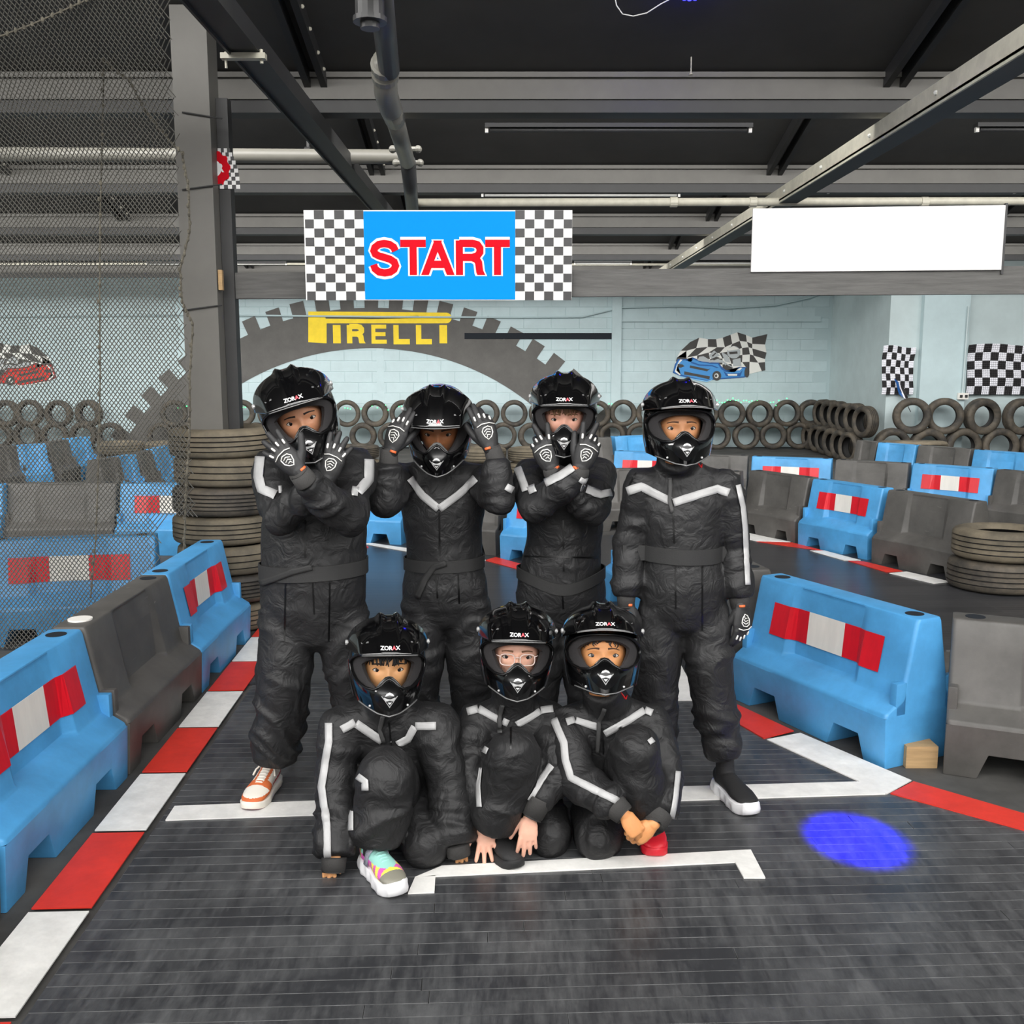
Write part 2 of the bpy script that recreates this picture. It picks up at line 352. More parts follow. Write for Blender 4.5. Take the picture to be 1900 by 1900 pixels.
while y < 4.62:
    x0 = -1.135-.042*(y-2.1); x1 = right_edge(y+.05)
    cuts = [x0]; xx = x0+rnd.uniform(.5, 1.9)
    while xx < x1-.35: cuts.append(xx); xx += rnd.uniform(1.3, 2.2)
    cuts.append(x1)
    for a, b_ in zip(cuts, cuts[1:]):
        o = link('slat', SLAT, floor); c = TD*((a+b_)/2)+Vector((0, y+.0001, 0)); o.location = (c.x, c.y, 0); o.rotation_euler = (0, 0, PHI); o.scale = (b_-a-.0012, 1, 1); nsl += 1
    y += .05
# --- kerbs: painted tiles in two colours
def kerb_tile(poly, parent, col):
    mb = MB(); mb.prism([(p[0], p[1], -.0008) for p in poly], (0, 0, .0042)); return mb.obj('kerb_tile', 'kerb_red' if col == 'r' else 'kerb_white', parent)
kl = tag(link('trim_1', None), 'red and white kerb along the blue and grey barriers beside the net', kind='structure')
lx = lambda y: -1.157-.042*(y-2.1)
y = 1.17
for i, c in enumerate('wrwrwrwrwr'):
    a, b_ = y+.01, y+.466; s0 = (.166)*math.sin(PHI)
    kerb_tile([(lx(a), a), (lx(b_), b_), (lx(b_)-.166, b_-s0), (lx(a)-.166, a-s0)], kl, c); y += .476
kr = tag(link('trim_2', None), 'red and white kerb at the foot of the barriers on the right of the track', kind='structure')
for pts, c in (([(1220,1232),(1262,1232),(1298,1300),(1256,1300)], 'w'), ([(1302,1304),(1355,1302),(1473,1357),(1417,1371)], 'r'), ([(1423,1373),(1485,1361),(1691,1449),(1645,1474)], 'w'),
               ([(1652,1473),(1695,1451),(1905,1512),(1905,1543)], 'r'), ([(1915,1545),(1915,1514),(2120,1572),(2120,1610)], 'w')):
    kerb_tile([G(*q) for q in pts], kr, c)
kf = tag(link('trim_3', None), 'red and white kerb along the far barriers on the right', kind='structure')
for pts, c in (([(1330,988),(1392,990),(1468,1006),(1402,1004)], 'w'), ([(1404,1005),(1470,1007),(1528,1022),(1450,1012)], 'r'), ([(1503,1022),(1530,1022),(1597,1040),(1566,1040)], 'w'),
               ([(1574,1041),(1602,1042),(1675,1060),(1645,1062)], 'r'), ([(1650,1064),(1682,1061),(1765,1080),(1732,1083)], 'w')):
    kerb_tile([G(*q) for q in pts], kf, c)
ke = tag(link('trim_4', None), 'red and white kerb seen between the children at the far end of the straight', kind='structure')
for pts, c in (([(610,1003),(668,1003),(684,1016),(625,1016)], 'r'), ([(672,1009),(690,1008),(800,1024),(770,1026)], 'w'), ([(805,1025),(830,1024),(905,1040),(880,1042)], 'w'),
               ([(900,1040),(920,1034),(985,1052),(960,1056)], 'r'), ([(962,1057),(990,1053),(1060,1070),(1030,1074)], 'w')):
    kerb_tile([G(*q) for q in pts], ke, c)
# --- painted start lines
kg = tag(link('trim_5', None), 'white start lines and grid box painted across the track', kind='structure')
def line(pts):
    mb = MB(); mb.prism([(p.x, p.y, -.0008) for p in [G(*q) for q in pts]], (0, 0, .0046)); return mb.obj('painted_line', 'kerb_white', kg)
line([(307,1523),(324,1497),(588,1487),(588,1513)])
line([(588.5,1513),(588.5,1487),(640,1485),(640,1511)])
line([(1180,1489),(1180,1463),(1610,1451),(1643,1474)])
line([(770,1629),(820,1608),(1393,1578),(1420,1630),(1380,1630),(1364,1601)])
line([(757,1659),(770,1629.5),(808,1626),(806,1657)])
# --- walls
YW = 19.0
wb = MB(); wb.box((-12, YW, 0), (6.0, YW+.3, ROOF_HI)); wall = tag(wb.obj('wall_back', 'mortar'), 'pale blue painted block wall at the back of the hall', kind='structure')
bm_ = MB(); c = .012; x, z, d = .5, .5, .006
bm_.add([(-.5,0,-.5),(.5,0,-.5),(.5,0,.5),(-.5,0,.5),(-.5+.009,-d,-.5+.035),(.5-.009,-d,-.5+.035),(.5-.009,-d,.5-.035),(-.5+.009,-d,.5-.035)], [(4,5,6,7),(0,1,5,4),(1,2,6,5),(2,3,7,6),(3,0,4,7)])
BLK = bm_.mesh('block', ['wall_blue'])
rest = MB(); nb = 0
for r_ in range(16):
    z0 = .02+r_*.2
    for q in range(36):
        x0 = -12+q*.52-(.26 if r_ % 2 else 0)
        if x0+.5 > 6.0: continue
        vis = 4 <= r_ <= 13 and x0 > -9.95
        if vis and nb < 300:
            o = link('block', BLK, wall); o.location = (x0+.26, YW, z0+.1); o.scale = (.514, 1, .194); nb += 1
        else:
            rest.box((x0+.006, YW-.006, z0+.005), (x0+.514, YW, z0+.195))
tag(rest.obj('blockwork', 'wall_blue', wall), kind='stuff')
# pilasters and the shallow ledge on the back wall
mb = MB(); Xp = P(1144, 600, YW).x; mb.box((Xp-.09, YW-.06, 0), (Xp+.09, YW, 3.1)); mb.obj('pilaster', 'wall_blue', wall)
mb = MB(); Xp2 = P(706, 700, YW).x; mb.box((Xp2-.07, YW-.0105, 0), (Xp2+.07, YW, 3.1)); mb.obj('pilaster', 'wall_blue', wall)
mb = MB(); a = P(1152, 592, YW); b_ = P(1522, 592, YW); mb.box((a.x, YW-.035, a.z-.05), (b_.x, YW, a.z+.05)); mb.obj('ledge', 'wall_blue', wall)
mb = MB(); a = P(862, 620, YW); b_ = P(1135, 627, YW); mb.box((a.x, YW-.022, b_.z-.02), (b_.x, YW-.008, a.z+.02)); mb.obj('wall_slot', 'hole_dark', wall)
# returning wall, alcove wall and pier on the right
XC = 6.0
wr = MB(); wr.box((XC, 16.1, 0), (XC+.25, YW+.3, ROOF_HI)); tag(wr.obj('wall_return', 'wall_plain'), 'plain pale wall returning towards the viewer beside the corner tyres', kind='structure')
wr = MB(); wr.box((XC+.25, 16.1, 0), (14, 16.4, ROOF_HI)); wa = tag(wr.obj('wall_alcove', 'wall_plain'), 'plain pale blue wall behind the checkered flags', kind='structure')
mb = MB(); a = P(1702, 700, 16.1); b_ = P(1786, 700, 16.1); mb.box((a.x, 15.98, 0), (b_.x, 16.11, ROOF_HI)); mb.obj('pier', 'wall_blue', wa)
wl = MB(); wl.box((-12.3, -7, 0), (-12, YW+.3, ROOF_HI)); tag(wl.obj('wall_left', 'wall_plain'), 'plain pale side wall at the left of the hall', kind='structure')
wl = MB(); wl.box((14, -7, 0), (14.3, YW, ROOF_HI)); tag(wl.obj('wall_right', 'wall_plain'), 'plain pale side wall at the right of the hall', kind='structure')
wl = MB(); wl.box((-12, -7.3, 0), (-5, -7, ROOF_HI)); wl.box((5, -7.3, 0), (14, -7, ROOF_HI)); wl.box((-5, -7.3, 3.0), (5, -7, ROOF_HI))
tag(wl.obj('wall_front', 'front_wall'), 'grey wall with the open loading door behind the viewer', kind='structure')
# --- saw-tooth roof
cl = tag(link('ceiling', None), 'black painted saw-tooth roof on grey steel beams', kind='structure')
for k in range(-4, 6):
    y1 = BAY0+BAY*k; y0 = y1-BAY
    mb = MB(); mb.prism([(-12.3, y1, ROOF_LO), (-12.3, y0, ROOF_HI), (-12.3, y0, ROOF_HI+.06), (-12.3, y1, ROOF_LO+.06)], (26.6, 0, 0)); mb.obj('roof_panel', 'ceiling', cl)
    mb = MB(); mb.box((-12.3, y0-.02, ROOF_LO+.02), (14.3, y0+.02, ROOF_LO+.1)); mb.box((-12.3, y0-.02, ROOF_HI-.04), (14.3, y0+.02, ROOF_HI+.06)); mb.obj('glazing_frame', 'steel_dark', cl)
    if k > -5:
        # channel beam: grey web with flanges
        mb = MB(); mb.box((-12.3, y1-.045, ZB+.055), (14.3, y1+.045, ZB+.175)); mb.box((-12.3, y1-.075, ZB+.175), (14.3, y1+.075, ZB+.205)); mb.obj('beam', 'steel_grey', cl)
        mb = MB(); mb.box((-12.3, y1-.03, ZB-.02), (14.3, y1+.12, ZB+.055)); mb.obj('beam_tray', 'steel_dark', cl)
# rafters below the slopes and the long bracing angles
for xs in (-4.5, -1.19, 2.32, 5.6):
    for k in range(-1, 5):
        y1 = BAY0+BAY*k; y0 = y1-BAY*.92
        if xs == 5.6 and k > 3: continue
        z0 = ROOF_LO+(ROOF_HI-ROOF_LO)*.92
        for dx in (-.05, .05):
            mb = MB(); mb.prism([(xs+dx-.02, y1, ROOF_LO), (xs+dx-.02, y0, z0), (xs+dx-.02, y0, z0-.09), (xs+dx-.02, y1, ROOF_LO-.09)], (.04, 0, 0)); mb.obj('rafter', 'steel_dark', cl)
        mb = MB()
        for t in (.06, .12, .2, .27): mb.ball((xs+.072, y1-BAY*t, ROOF_LO+(ROOF_HI-ROOF_LO)*t-.05), .012, 6, 4)
        tag(mb.obj('bolts', 'steel_bright', cl), kind='stuff')
for xs, m_ in ((2.32, 'steel_bright'), (-1.20, 'steel_dark')):
    hw = .05 if xs > 0 else .068
    t = MB(); t.box((xs-hw, 2.2, 2.90), (xs+hw, 18.9, 2.915)); t.box((xs-hw, 2.2, 2.885), (xs-hw+.012, 18.9, 3.01)); t.box((xs+hw-.02, 2.2, 2.915), (xs+hw, 18.9, 2.99))
    t.obj('bracing_angle', m_, cl)
    if m_ == 'steel_bright':
        t = MB(); t.box((xs-.037, 2.2, 2.885), (xs+.11, 18.9, 2.899)); t.obj('bracing_angle', 'steel_dark', cl)  # dark plate coloured as the angle's shaded underside, its lit face kept pale
    bt = MB()
    for q in range(16): bt.ball((xs-.052, 2.6+q*1.0, 2.955), .014, 6, 4)
    tag(bt.obj('bolts', 'fixture', cl), kind='stuff')
# beam clamp on the dark angle, left of the pipe
mb = MB(); c = P(452, 105, 4.72); mb.box((c.x-.10, c.y-.02, c.z-.012), (c.x+.10, c.y+.02, c.z+.012)); mb.tube([(c.x-.08, c.y, c.z+.02), (c.x-.08, c.y, c.z-.05)], .006, 8); mb.tube([(c.x+.08, c.y, c.z+.03), (c.x+.08, c.y, c.z-.03)], .008, 8); mb.obj('beam_clamp', 'steel_bright', cl)
# --- strip light battens under the beams (switched off)
def batten(u0, u1, v, Y, lab):
    a = P(u0, v, Y); b_ = P(u1, v, Y)
    t = thing('light_batten', lab, 'light fitting', (a.x, a.y, a.z))
    L = b_.x-a.x; m_ = MB(); m_.box((0, -.035, -.012), (L, .035, .012)); m_.obj('tray', 'steel_dark', t)
    m_ = MB(); m_.tube([(.03, 0, -.024), (L-.03, 0, -.024)], .013, 10); m_.obj('tube', 'pipe_dark' if 'dark' in lab else 'fixture', t, smooth=True)
    
    for xh in (0, L-.02): m_ = MB(); m_.box((xh, -.012, -.04), (xh+.02, .012, -.01)); m_.obj('lamp_holder', 'white_plastic', t)
batten(900, 1395, 234, 6.42, 'long dark strip light under the nearest roof beam')
batten(1810, 2100, 233, 6.42, 'dark strip light under the nearest roof beam at the right edge')
batten(893, 1262, 357, 9.22, 'pale strip light just above the horizontal pipe, right of the start sign')
batten(1535, 1885, 351, 9.22, 'pale strip light above the blank white board')
batten(272, 532, 487, 14.7, 'pale strip light left of the start sign, far back under the roof')
batten(1065, 1172, 486, 14.7, 'short pale strip light right of the start sign, far back under the roof')
batten(1245, 1395, 485, 14.9, 'pale strip light far back, left of the blank white board')
# --- drain pipes
pt = thing('drain_pipe', 'dark grey drain pipe running back under the roof above the start sign', 'pipe', P(716, 165, 5.35))
o0 = pt.location
def rel(p): return p-o0
mb = MB(); mb.tube([rel(P(700, -70, 4.15)), rel(P(722, 130, 5.15))], .052, 16); mb.obj('pipe_run', 'pipe_dark', pt, smooth=True)
mb = MB(); mb.tube([rel(P(714, 108, 5.1)), rel(P(716, 172, 5.3)), rel(P(724, 198, 5.45)), rel(P(733, 222, 5.75))], [.058, .06, .06, .056], 16); mb.obj('elbow', 'pipe', pt, smooth=True)
mb = MB(); mb.tube([rel(P(713, 118, 5.12)), rel(P(714, 127, 5.16))], .068, 16); mb.tube([rel(P(714, 136, 5.19)), rel(P(715, 144, 5.22))], .068, 16); mb.obj('coupling', 'pipe', pt)
mb = MB(); mb.tube([rel(P(728, 205, 5.5)), rel(P(756, 300, 7.2))], .052, 16); mb.obj('pipe_run', 'pipe', pt, smooth=True)
mb = MB(); mb.tube([rel(P(757, 300, 7.2)), rel(P(765, 388, 8.85))], .054, 16); mb.obj('pipe_run', 'pipe_dark', pt, smooth=True)
mb = MB()
for v_, yy in ((277, 6.9), (302, 7.25)):
    c = rel(P(752 if v_ < 290 else 757, v_, yy)); mb.tube([c-Vector((.085, 0, 0)), c+Vector((.085, 0, 0))], .018, 8)
    mb.ball(c+Vector((-.085, 0, 0)), .026, 8, 6); mb.ball(c+Vector((.085, 0, 0)), .026, 8, 6)
mb.obj('clamp', 'pipe', pt)
mb = MB(); c = rel(P(686, 18, 4.35)); mb.tube([c+Vector((0, 0, .12)), c+Vector((0, 0, -.03))], .06, 16); mb.tube([c+Vector((0, 0, -.03)), c+Vector((0, 0, -.05))], .07, 16); mb.tube([c+Vector((0, 0, -.05)), c+Vector((0, 0, -.075))], .04, 16); mb.obj('inspection_cap', 'pipe_dark', pt)
p2 = thing('branch_pipe', 'grey metal pipe crossing behind the net and the post under the roof', 'pipe', P(400, 290, 7.6))
mb = MB(); mb.tube([P(-150, 285, 7.6)-p2.location, P(748, 291, 7.3)-p2.location], .05, 16); mb.obj('pipe_run', 'pipe', p2, smooth=True)
mb = MB(); c = P(572, 288, 7.45)-p2.location; mb.tube([c-Vector((.02, 0, 0)), c+Vector((.02, 0, 0))], .058, 16); mb.tube([c, c+Vector((0, 0, .2))], .012, 8); mb.obj('hanger', 'steel_dark', p2)
p3 = thing('cross_pipe', 'thin grey pipe crossing above the start sign and the white board', 'pipe', P(1300, 375, 8.8))
mb = MB(); mb.tube([P(768, 376, 8.8)-p3.location, P(2900, 371, 8.8)-p3.location], .034, 14); mb.obj('pipe_run', 'steel_bright', p3, smooth=True)
for u in (1250, 1397, 1715):
    c = P(u, 375, 8.8)-p3.location; mb = MB(); mb.tube([c-Vector((.03, 0, 0)), c+Vector((.03, 0, 0))], .043, 12); mb.obj('coupling', 'steel_bright', p3)
# conduit along the back wall
mb = MB(); mb.tube([P(u, v, YW-.03) for u, v in ((-50, 588), (360, 584), (700, 588), (960, 589), (1080, 588), (1150, 571), (1260, 568), (1350, 572), (1440, 566), (1500, 553), (1522, 545))], .018, 6)
tag(mb.obj('wall_cable', 'mortar'), 'pale cable pinned along the back wall above the tyre mural', 'cable')
mb = MB(); mb.tube([P(-50, 490, 17.0), P(620, 490, 17.0)], .02, 6); mb.tube([P(1060, 491, 17.0), P(1400, 491, 17.0)], .02, 6)
tag(mb.obj('high_conduit', 'steel_bright'), 'thin bright conduit running far back under the roof behind the start sign', 'conduit')
# --- post, timber gantry, signs
PX, PY = -1.745, 5.78
t = thing('steel_post', 'tall grey painted steel post rising from the stack of tyres', 'post', (PX, PY, 0))
mb = MB(); mb.box((-.098, -.09, 0), (.098, -.066, 3.43)); mb.box((-.098, .066, 0), (.098, .09, 3.41)); mb.box((-.012, -.066, 0), (.012, .066, 3.40)); mb.box((.074, -.066, 0), (.098, .066, 3.40)); mb.obj('upright', 'post_paint', t)
mb = MB(); mb.box((.10, .02, 0), (.165, .10, 2.98)); mb.obj('timber_batten', 'steel_dark', t)
mb = MB(); mb.box((.103, -.08, 1.93), (.125, -.05, 2.04)); mb.obj('timber_offcut', 'raw_timber', t)
for v_ in (208, 352, 576):
    a = P(338, v_, PY-.1); b_ = P(412, v_+(12 if v_ == 208 else -10), PY-.1); mb = MB(); mb.tube([a-t.location, b_-t.location], .004, 6); mb.obj('tie_wire', 'wire_dark', t)
bx0 = P(416, 531, 5.85); bx1 = P(2500, 517, 5.31)
t = thing('gantry_beam', 'grey stained timber beam spanning the track below the start sign', 'beam', bx0)
d = bx1-bx0; L = d.length; ang = math.atan2(d.y, d.x); t.rotation_euler = (0, 0, ang)
mb = MB(); mb.box((0, -.022, -.073), (L, .022, .073)); mb.obj('plank', 'timber_grey', t)
# start sign
SY = 5.60; s0 = P(568, 557, SY); s1 = P(1062, 390, SY)
SW = s1.x-s0.x; SH = s1.z-s0.z
t = thing('start_sign', 'blue START sign with checkered ends fixed to the gantry beam', 'sign', ((s0.x+s1.x)/2, SY, s0.z))
mb = MB(); mb.box((-SW/2, 0, 0), (SW/2, .012, SH)); mb.obj('board', 'sign_white', t)
mb = MB(); xa = (678-568)/494*SW-SW/2; xb = (957-568)/494*SW-SW/2; mb.box((xa, -.003, .004), (xb, 0, SH-.006)); mb.obj('blue_panel', 'sign_blue', t)
q = SH/10
for side, (e0, e1) in enumerate(((-SW/2, xa), (xb, SW/2))):
    qx = (e1-e0)/5.9; mb = MB()
    for i in range(6):
        for j in range(10):
            if (i+j+side) % 2 == 0:
                x0 = e0+qx*i+(.006 if side == 0 and i == 0 else 0); x1 = min(e0+qx*(i+1), e1)
                mb.box((x0+.001, -.003, q*j+.001), (x1-.001, 0, q*(j+1)-.001))
    tag(mb.obj('black_checks', 'sign_black', t), kind='stuff')
tx0 = (690-568)/494*SW-SW/2; tx1 = (947-568)/494*SW-SW/2; tz0 = (557-512)/167*SH; tz1 = (557-444)/167*SH
lw = (tx1-tx0); bxs = [(.0, .198), (.214, .397), (.374, .59), (.618, .815), (.824, 1.0)]; bxs = [(tx0+lw*a, tx0+lw*b_) for a, b_ in bxs]
mb = MB(); stroke_text(mb, 'START', bxs, tz0-.000, tz1+.000, .058, -.0045); mb.obj('letter_outline', 'sign_white', t, fix=False)
mb = MB(); stroke_text(mb, 'START', bxs, tz0+.006, tz1-.006, .039, -.0065); mb.obj('lettering', 'sign_red', t, fix=False)
# blank white board
a = P(1393, 505, 5.55); b_ = P(1866, 388, 5.43)
t = thing('white_board', 'blank white rectangular board standing on the gantry beam', 'sign board', a)
d = Vector((b_.x-a.x, b_.y-a.y, 0)); t.rotation_euler = (0, 0, math.atan2(d.y, d.x))
mb = MB(); mb.box((0, 0, 0), (d.length, .014, .335)); o = mb.obj('board', 'panel_white', t); bv = o.modifiers.new('b', 'BEVEL'); bv.width = .003; bv.segments = 2
mb = MB(); mb.box((d.length, .004, -.02), (d.length+.012, .03, .345)); mb.obj('edge_strip', 'steel_dark', t)
# small racing roundel behind the post
c = P(420, 313, 5.795)
t = thing('roundel_flag', 'small red white and checkered racing pennant half hidden behind the post', 'pennant', c); t.scale = (.87, 1, .87)
mb = MB()
ck = lambda i, j: (i+j) % 2
outl = lambda s: .085+.06*(1-s)   # right outline
for i in range(9):
    for j in range(10):
        za = -.125+j*.025; s = (j+.5)/10; xr = .02+.065*(1-s)+.02*math.sin(3*s)
        x0 = -.15+(xr+.15)*i/9; x1 = -.15+(xr+.15)*(i+1)/9
        mb.add([(x0, -.002, za), (x1, -.002, za), (x1, -.002, za+.025), (x0, -.002, za+.025)], [(0,1,2,3)], ck(i, j))
mb.obj('checks', ['sign_white', 'sign_black'], t, fix=False)
mb = MB(); n = 40; pts = []
for i in range(n):
    a_ = 2*math.pi*i/n; r_ = .098+(.012 if i % 4 < 2 else 0); pts.append((-.065+r_*math.cos(a_)*.85, -.005, r_*math.sin(a_)))
mb.prism(pts, (0, .002, 0)); mb.obj('red_disc', 'sign_red', t)
mb = MB(); mb.prism([(-.085+.055*math.cos(2*math.pi*i/24), -.0065, .055*math.sin(2*math.pi*i/24)) for i in range(24)], (0, .001, 0)); mb.obj('white_disc', 'sign_white', t)
vs, fs = fit_text('R', -.052, -.012, -.024, .03, .03, 0); mb = MB(); mb.add([(x, -.0085, z) for x, y, z in vs], fs); mb.obj('letter', 'sign_white', t, fix=False)
# --- murals painted on the back wall
t = thing('tyre_mural', 'huge dark grey tyre painted on the back wall with yellow PIRELLI lettering', 'mural', P(690, 760, YW-.014))
o0 = t.location
def wl_(u, v, k=0): q = P(u, v, YW-.013-.002*k); return q-o0
mb = MB(); N = 112; cu, cv = 689, 1122; arc = []
a0, a1 = R(27), R(153)
ins = []; ou = []
for i in range(N+1):
    a_ = a0+(a1-a0)*i/N
    ins.append((cu+474*math.cos(a_), cv-476*math.sin(a_)))
    ou.append((cu+549*math.cos(a_), cv-551*math.sin(a_)))
for i in range(N):
    mb.add([wl_(*ins[i]), wl_(*ins[i+1]), wl_(*ou[i+1]), wl_(*ou[i])], [(3,2,1,0)])
nt_ = 27
for i in range(nt_):
    a_ = a0+(a1-a0)*(i+.22)/nt_; b2 = a_+(a1-a0)/nt_*.56
    q = [(cu+r_*math.cos(w), cv-(r_+2)*math.sin(w)) for r_, w in ((536, a_), (536, b2), (576, b2), (576, a_))]
    mb.add([wl_(*p, .5) for p in q], [(3,2,1,0)])
mb.obj('painted_tyre', 'mural_grey', t, fix=False)
mb = MB()
mb.add([wl_(*p, 1) for p in ((572,578),(606,578),(606,637),(572,635))], [(0,1,2,3)])
bar = [(606,578),(828,580)]+[(828+10*math.sin(R(w)), 590-10*math.cos(R(w))) for w in range(0, 181, 20)]+[(606,600)]
mb.add([wl_(*p, 1) for p in bar], [tuple(range(len(bar)))])
a_ = wl_(617, 637, 1); b2 = wl_(831, 603, 1)
letters = [('I', 618, 632), ('R', 646, 675), ('E', 689, 718), ('L', 731, 760), ('L', 773, 801), ('I', 815, 830)]
for ch, u0, u1 in letters:
    p0 = wl_(u0, 637, 1); p1 = wl_(u1, 603, 1); stroke_text(mb, ch, [(p0.x, p1.x)], p0.z, p1.z, .145 if ch == 'I' else (.075 if ch == 'E' else .10), p0.y)
mb.obj('lettering', 'mural_yellow', t, fix=False)
mb = MB(); mb.add([wl_(*p, 2) for p in ((604,587),(690,588),(776,586),(782,588),(776,590),(690,592),(604,591))], [tuple(range(7))]); mb.obj('letter_slit', 'mural_black', t, fix=False)
# ================================================================== BARRIERS
BL, BH, BD = .94, .57, .42
def barrier_body():
    """plastic road barrier: footed base, sloping ledge, tapering wall with a hollowed middle panel"""
    mb = MB(); hx = BL/2
    # side profile half-depths by height (z, half depth)
    prof = [(.20, .205), (.215, .20), (.262, .128), (.275, .122), (.555, .066), (.57, .058)]
    xs = [-hx, -hx+.012, -.225, -.185, .185, .225, hx-.012, hx]
    def hd(z_, d_, x_):
        a = abs(x_)
        if a < .2 and .27 < z_ < .56: return d_-(.034 if z_ < .3 else .012)
        return d_
    zs = [.20, .215, .262, .275, .46, .555, .57]
    def dd(z_):
        for (a, da), (b_, db) in zip(prof, prof[1:]):
            if a <= z_ <= b_: return da+(db-da)*(z_-a)/(b_-a)
    rows = []
    for s in (-1, 1):
        g_ = []
        for z_ in zs:
            row = []
            for x_ in xs:
                ex = 0 if abs(x_) < hx-.005 or z_ < .27 else 0
                d_ = hd(z_, dd(z_), x_)
                if abs(x_) > hx-.005: d_ -= .008
                row.append(Vector((x_, s*d_, z_)))
            g_.append(row)
        rows.append(g_)
    for g_ in rows:
        o = len(mb.v); n = len(xs)
        for r_ in g_: mb.v += [tuple(p) for p in r_]
        for i in range(len(zs)-1):
            for j in range(n-1): mb.f.append((o+i*n+j, o+i*n+j+1, o+(i+1)*n+j+1, o+(i+1)*n+j)); mb.m.append(0)
    n = len(xs); k = len(zs); o2 = n*k
    for j in range(n-1): mb.f.append(((k-1)*n+j, (k-1)*n+j+1, o2+(k-1)*n+j+1, o2+(k-1)*n+j)); mb.m.append(0)
    for j in (0, n-1):
        for i in range(k-1): mb.f.append((i*n+j, (i+1)*n+j, o2+(i+1)*n+j, o2+i*n+j)); mb.m.append(0)
    # base with two arched notches through it
    out = [(-hx, 0), (-hx+.115, 0), (-hx+.150, .095), (-hx+.285, .095), (-hx+.320, 0), (hx-.320, 0), (hx-.285, .095), (hx-.150, .095), (hx-.115, 0), (hx, 0), (hx, .20), (-hx, .20)]
    # build as strips so every face is convex
    cols = [(-hx, -hx+.115, 0, 0), (-hx+.115, -hx+.150, 0, .095), (-hx+.150, -hx+.285, .095, .095), (-hx+.285, -hx+.320, .095, 0), (-hx+.320, hx-.320, 0, 0), (hx-.320, hx-.285, 0, .095), (hx-.285, hx-.150, .095, .095), (hx-.150, hx-.115, .095, 0), (hx-.115, hx, 0, 0)]
    for (xa, xb, za, zb) in cols:
        for s in (-1, 1):
            mb.add([(xa, s*.195, za), (xb, s*.195, zb), (xb, s*.205, .20), (xa, s*.205, .20)], [(0,1,2,3)])
        mb.add([(xa, -.195, za), (xb, -.195, zb), (xb, .195, zb), (xa, .195, za)], [(0,1,2,3)])
    for s in (-1, 1):
        mb.add([(s*hx, -.195, 0), (s*hx, .195, 0), (s*hx, .205, .20), (s*hx, -.205, .20)], [(0,1,2,3)])
        # end lugs on the ledge, both faces
        for q in (-1, 1):
            x0, x1 = sorted((s*hx, s*(hx-.035))); y0, y1 = sorted((q*.10, q*.155)); mb.box((x0, y0, .2), (x1, y1, .33))
    me = mb.mesh('barrier_body', ['barrier_blue'])
    bm = bmesh.new(); bm.from_mesh(me); bmesh.ops.remove_doubles(bm, verts=bm.verts, dist=.0004); bmesh.ops.recalc_face_normals(bm, faces=bm.faces)
    es = [e for e in bm.edges if len(e.link_faces) == 2 and e.calc_face_angle(0) > R(25)]
    bmesh.ops.bevel(bm, geom=es, offset=.006, segments=2, affect='EDGES', clamp_overlap=True, profile=.6)
    bm.to_mesh(me); bm.free()
    return me
BLUE_ME = barrier_body(); GREY_ME = BLUE_ME.copy(); GREY_ME.materials[0] = MATS['barrier_grey']
for me in (BLUE_ME, GREY_ME):
    o = bpy.data.objects.new('t', me); smooth_angle(o, 40); bpy.data.objects.remove(o)
# tape strips folded over the wall face: three pieces per side
def face_pt(x_, z_, s, off):
    d = .122+(.066-.122)*(z_-.275)/.28
    a = abs(x_)
    rec = (.034+(.012-.034)*min(1, max(0, (z_-.275)/.2)))
    w = 1 if a < .185 else (0 if a > .225 else (.225-a)/.04)
    return (x_, s*(d-rec*w+off), z_)
def tape_mesh(x0, x1, m_):
    mb = MB(); n = 10; z0, z1 = .335, .475; s = -1
    xs_ = sorted(set([x0+(x1-x0)*i/n for i in range(n+1)]+[q for q in (-.225, -.185, .185, .225) if x0 < q < x1]))
    o = 0
    for off in (.0035, .0055):
        for x_ in xs_: mb.v.append(face_pt(x_, z0, s, off)); mb.v.append(face_pt(x_, z1, s, off))
    k = len(xs_)
    for i in range(k-1):
        a = 2*i; c = 2*k+2*i
        mb.f.append((c, c+1, c+3, c+2)); mb.m.append(0); mb.f.append((a, c, c+2, a+2)); mb.m.append(0); mb.f.append((a+1, a+3, c+3, c+1)); mb.m.append(0)
    return mb.mesh('tape', [m_])
TAPES = {s: [('red_tape', tape_mesh(-.33*1.0, -.115, 'tape_red')), ('white_tape', tape_mesh(-.115, .10, 'tape_white')), ('red_tape', tape_mesh(.10, .33, 'tape_red'))] for s in (1,)}
mb = MB(); mb.tube([(0, 0, .5702), (0, 0, .5715)], .036, 20); HOLE = mb.mesh('hole_shade_disc', ['hole_dark'])  # raised dark disc, the shade of an open filler hole put into its colour
mb = MB(); mb.tube([(0, 0, .5702), (0, 0, .576)], .044, 24); CAP = mb.mesh('filler_cap', ['white_plastic'])
def barrier(a, b_, col, label, tape=False, flip=False, group='track barriers', cap=False, holes=True):
    """a, b_: the two ends of the centre line on the floor"""
    a = Vector((a[0], a[1])); b_ = Vector((b_[0], b_[1])); c = (a+b_)/2; d = b_-a
    rz = math.atan2(d.y, d.x)+(math.pi if flip else 0)
    t = thing('track_barrier', label, 'barrier', (c.x, c.y, -.0119), rz, group)
    o = link('body', BLUE_ME if col == 'b' else GREY_ME, t)
    if tape:
        for nm, me in TAPES[1]: link(nm, me, t)
    if holes:
        for sx in (-1, 1):
            if cap and sx == cap: h = link('filler_cap', CAP, t); h.location.x = sx*.36
            else: h = link('hole_shade_disc', HOLE, t); h.location.x = sx*.39
    return t
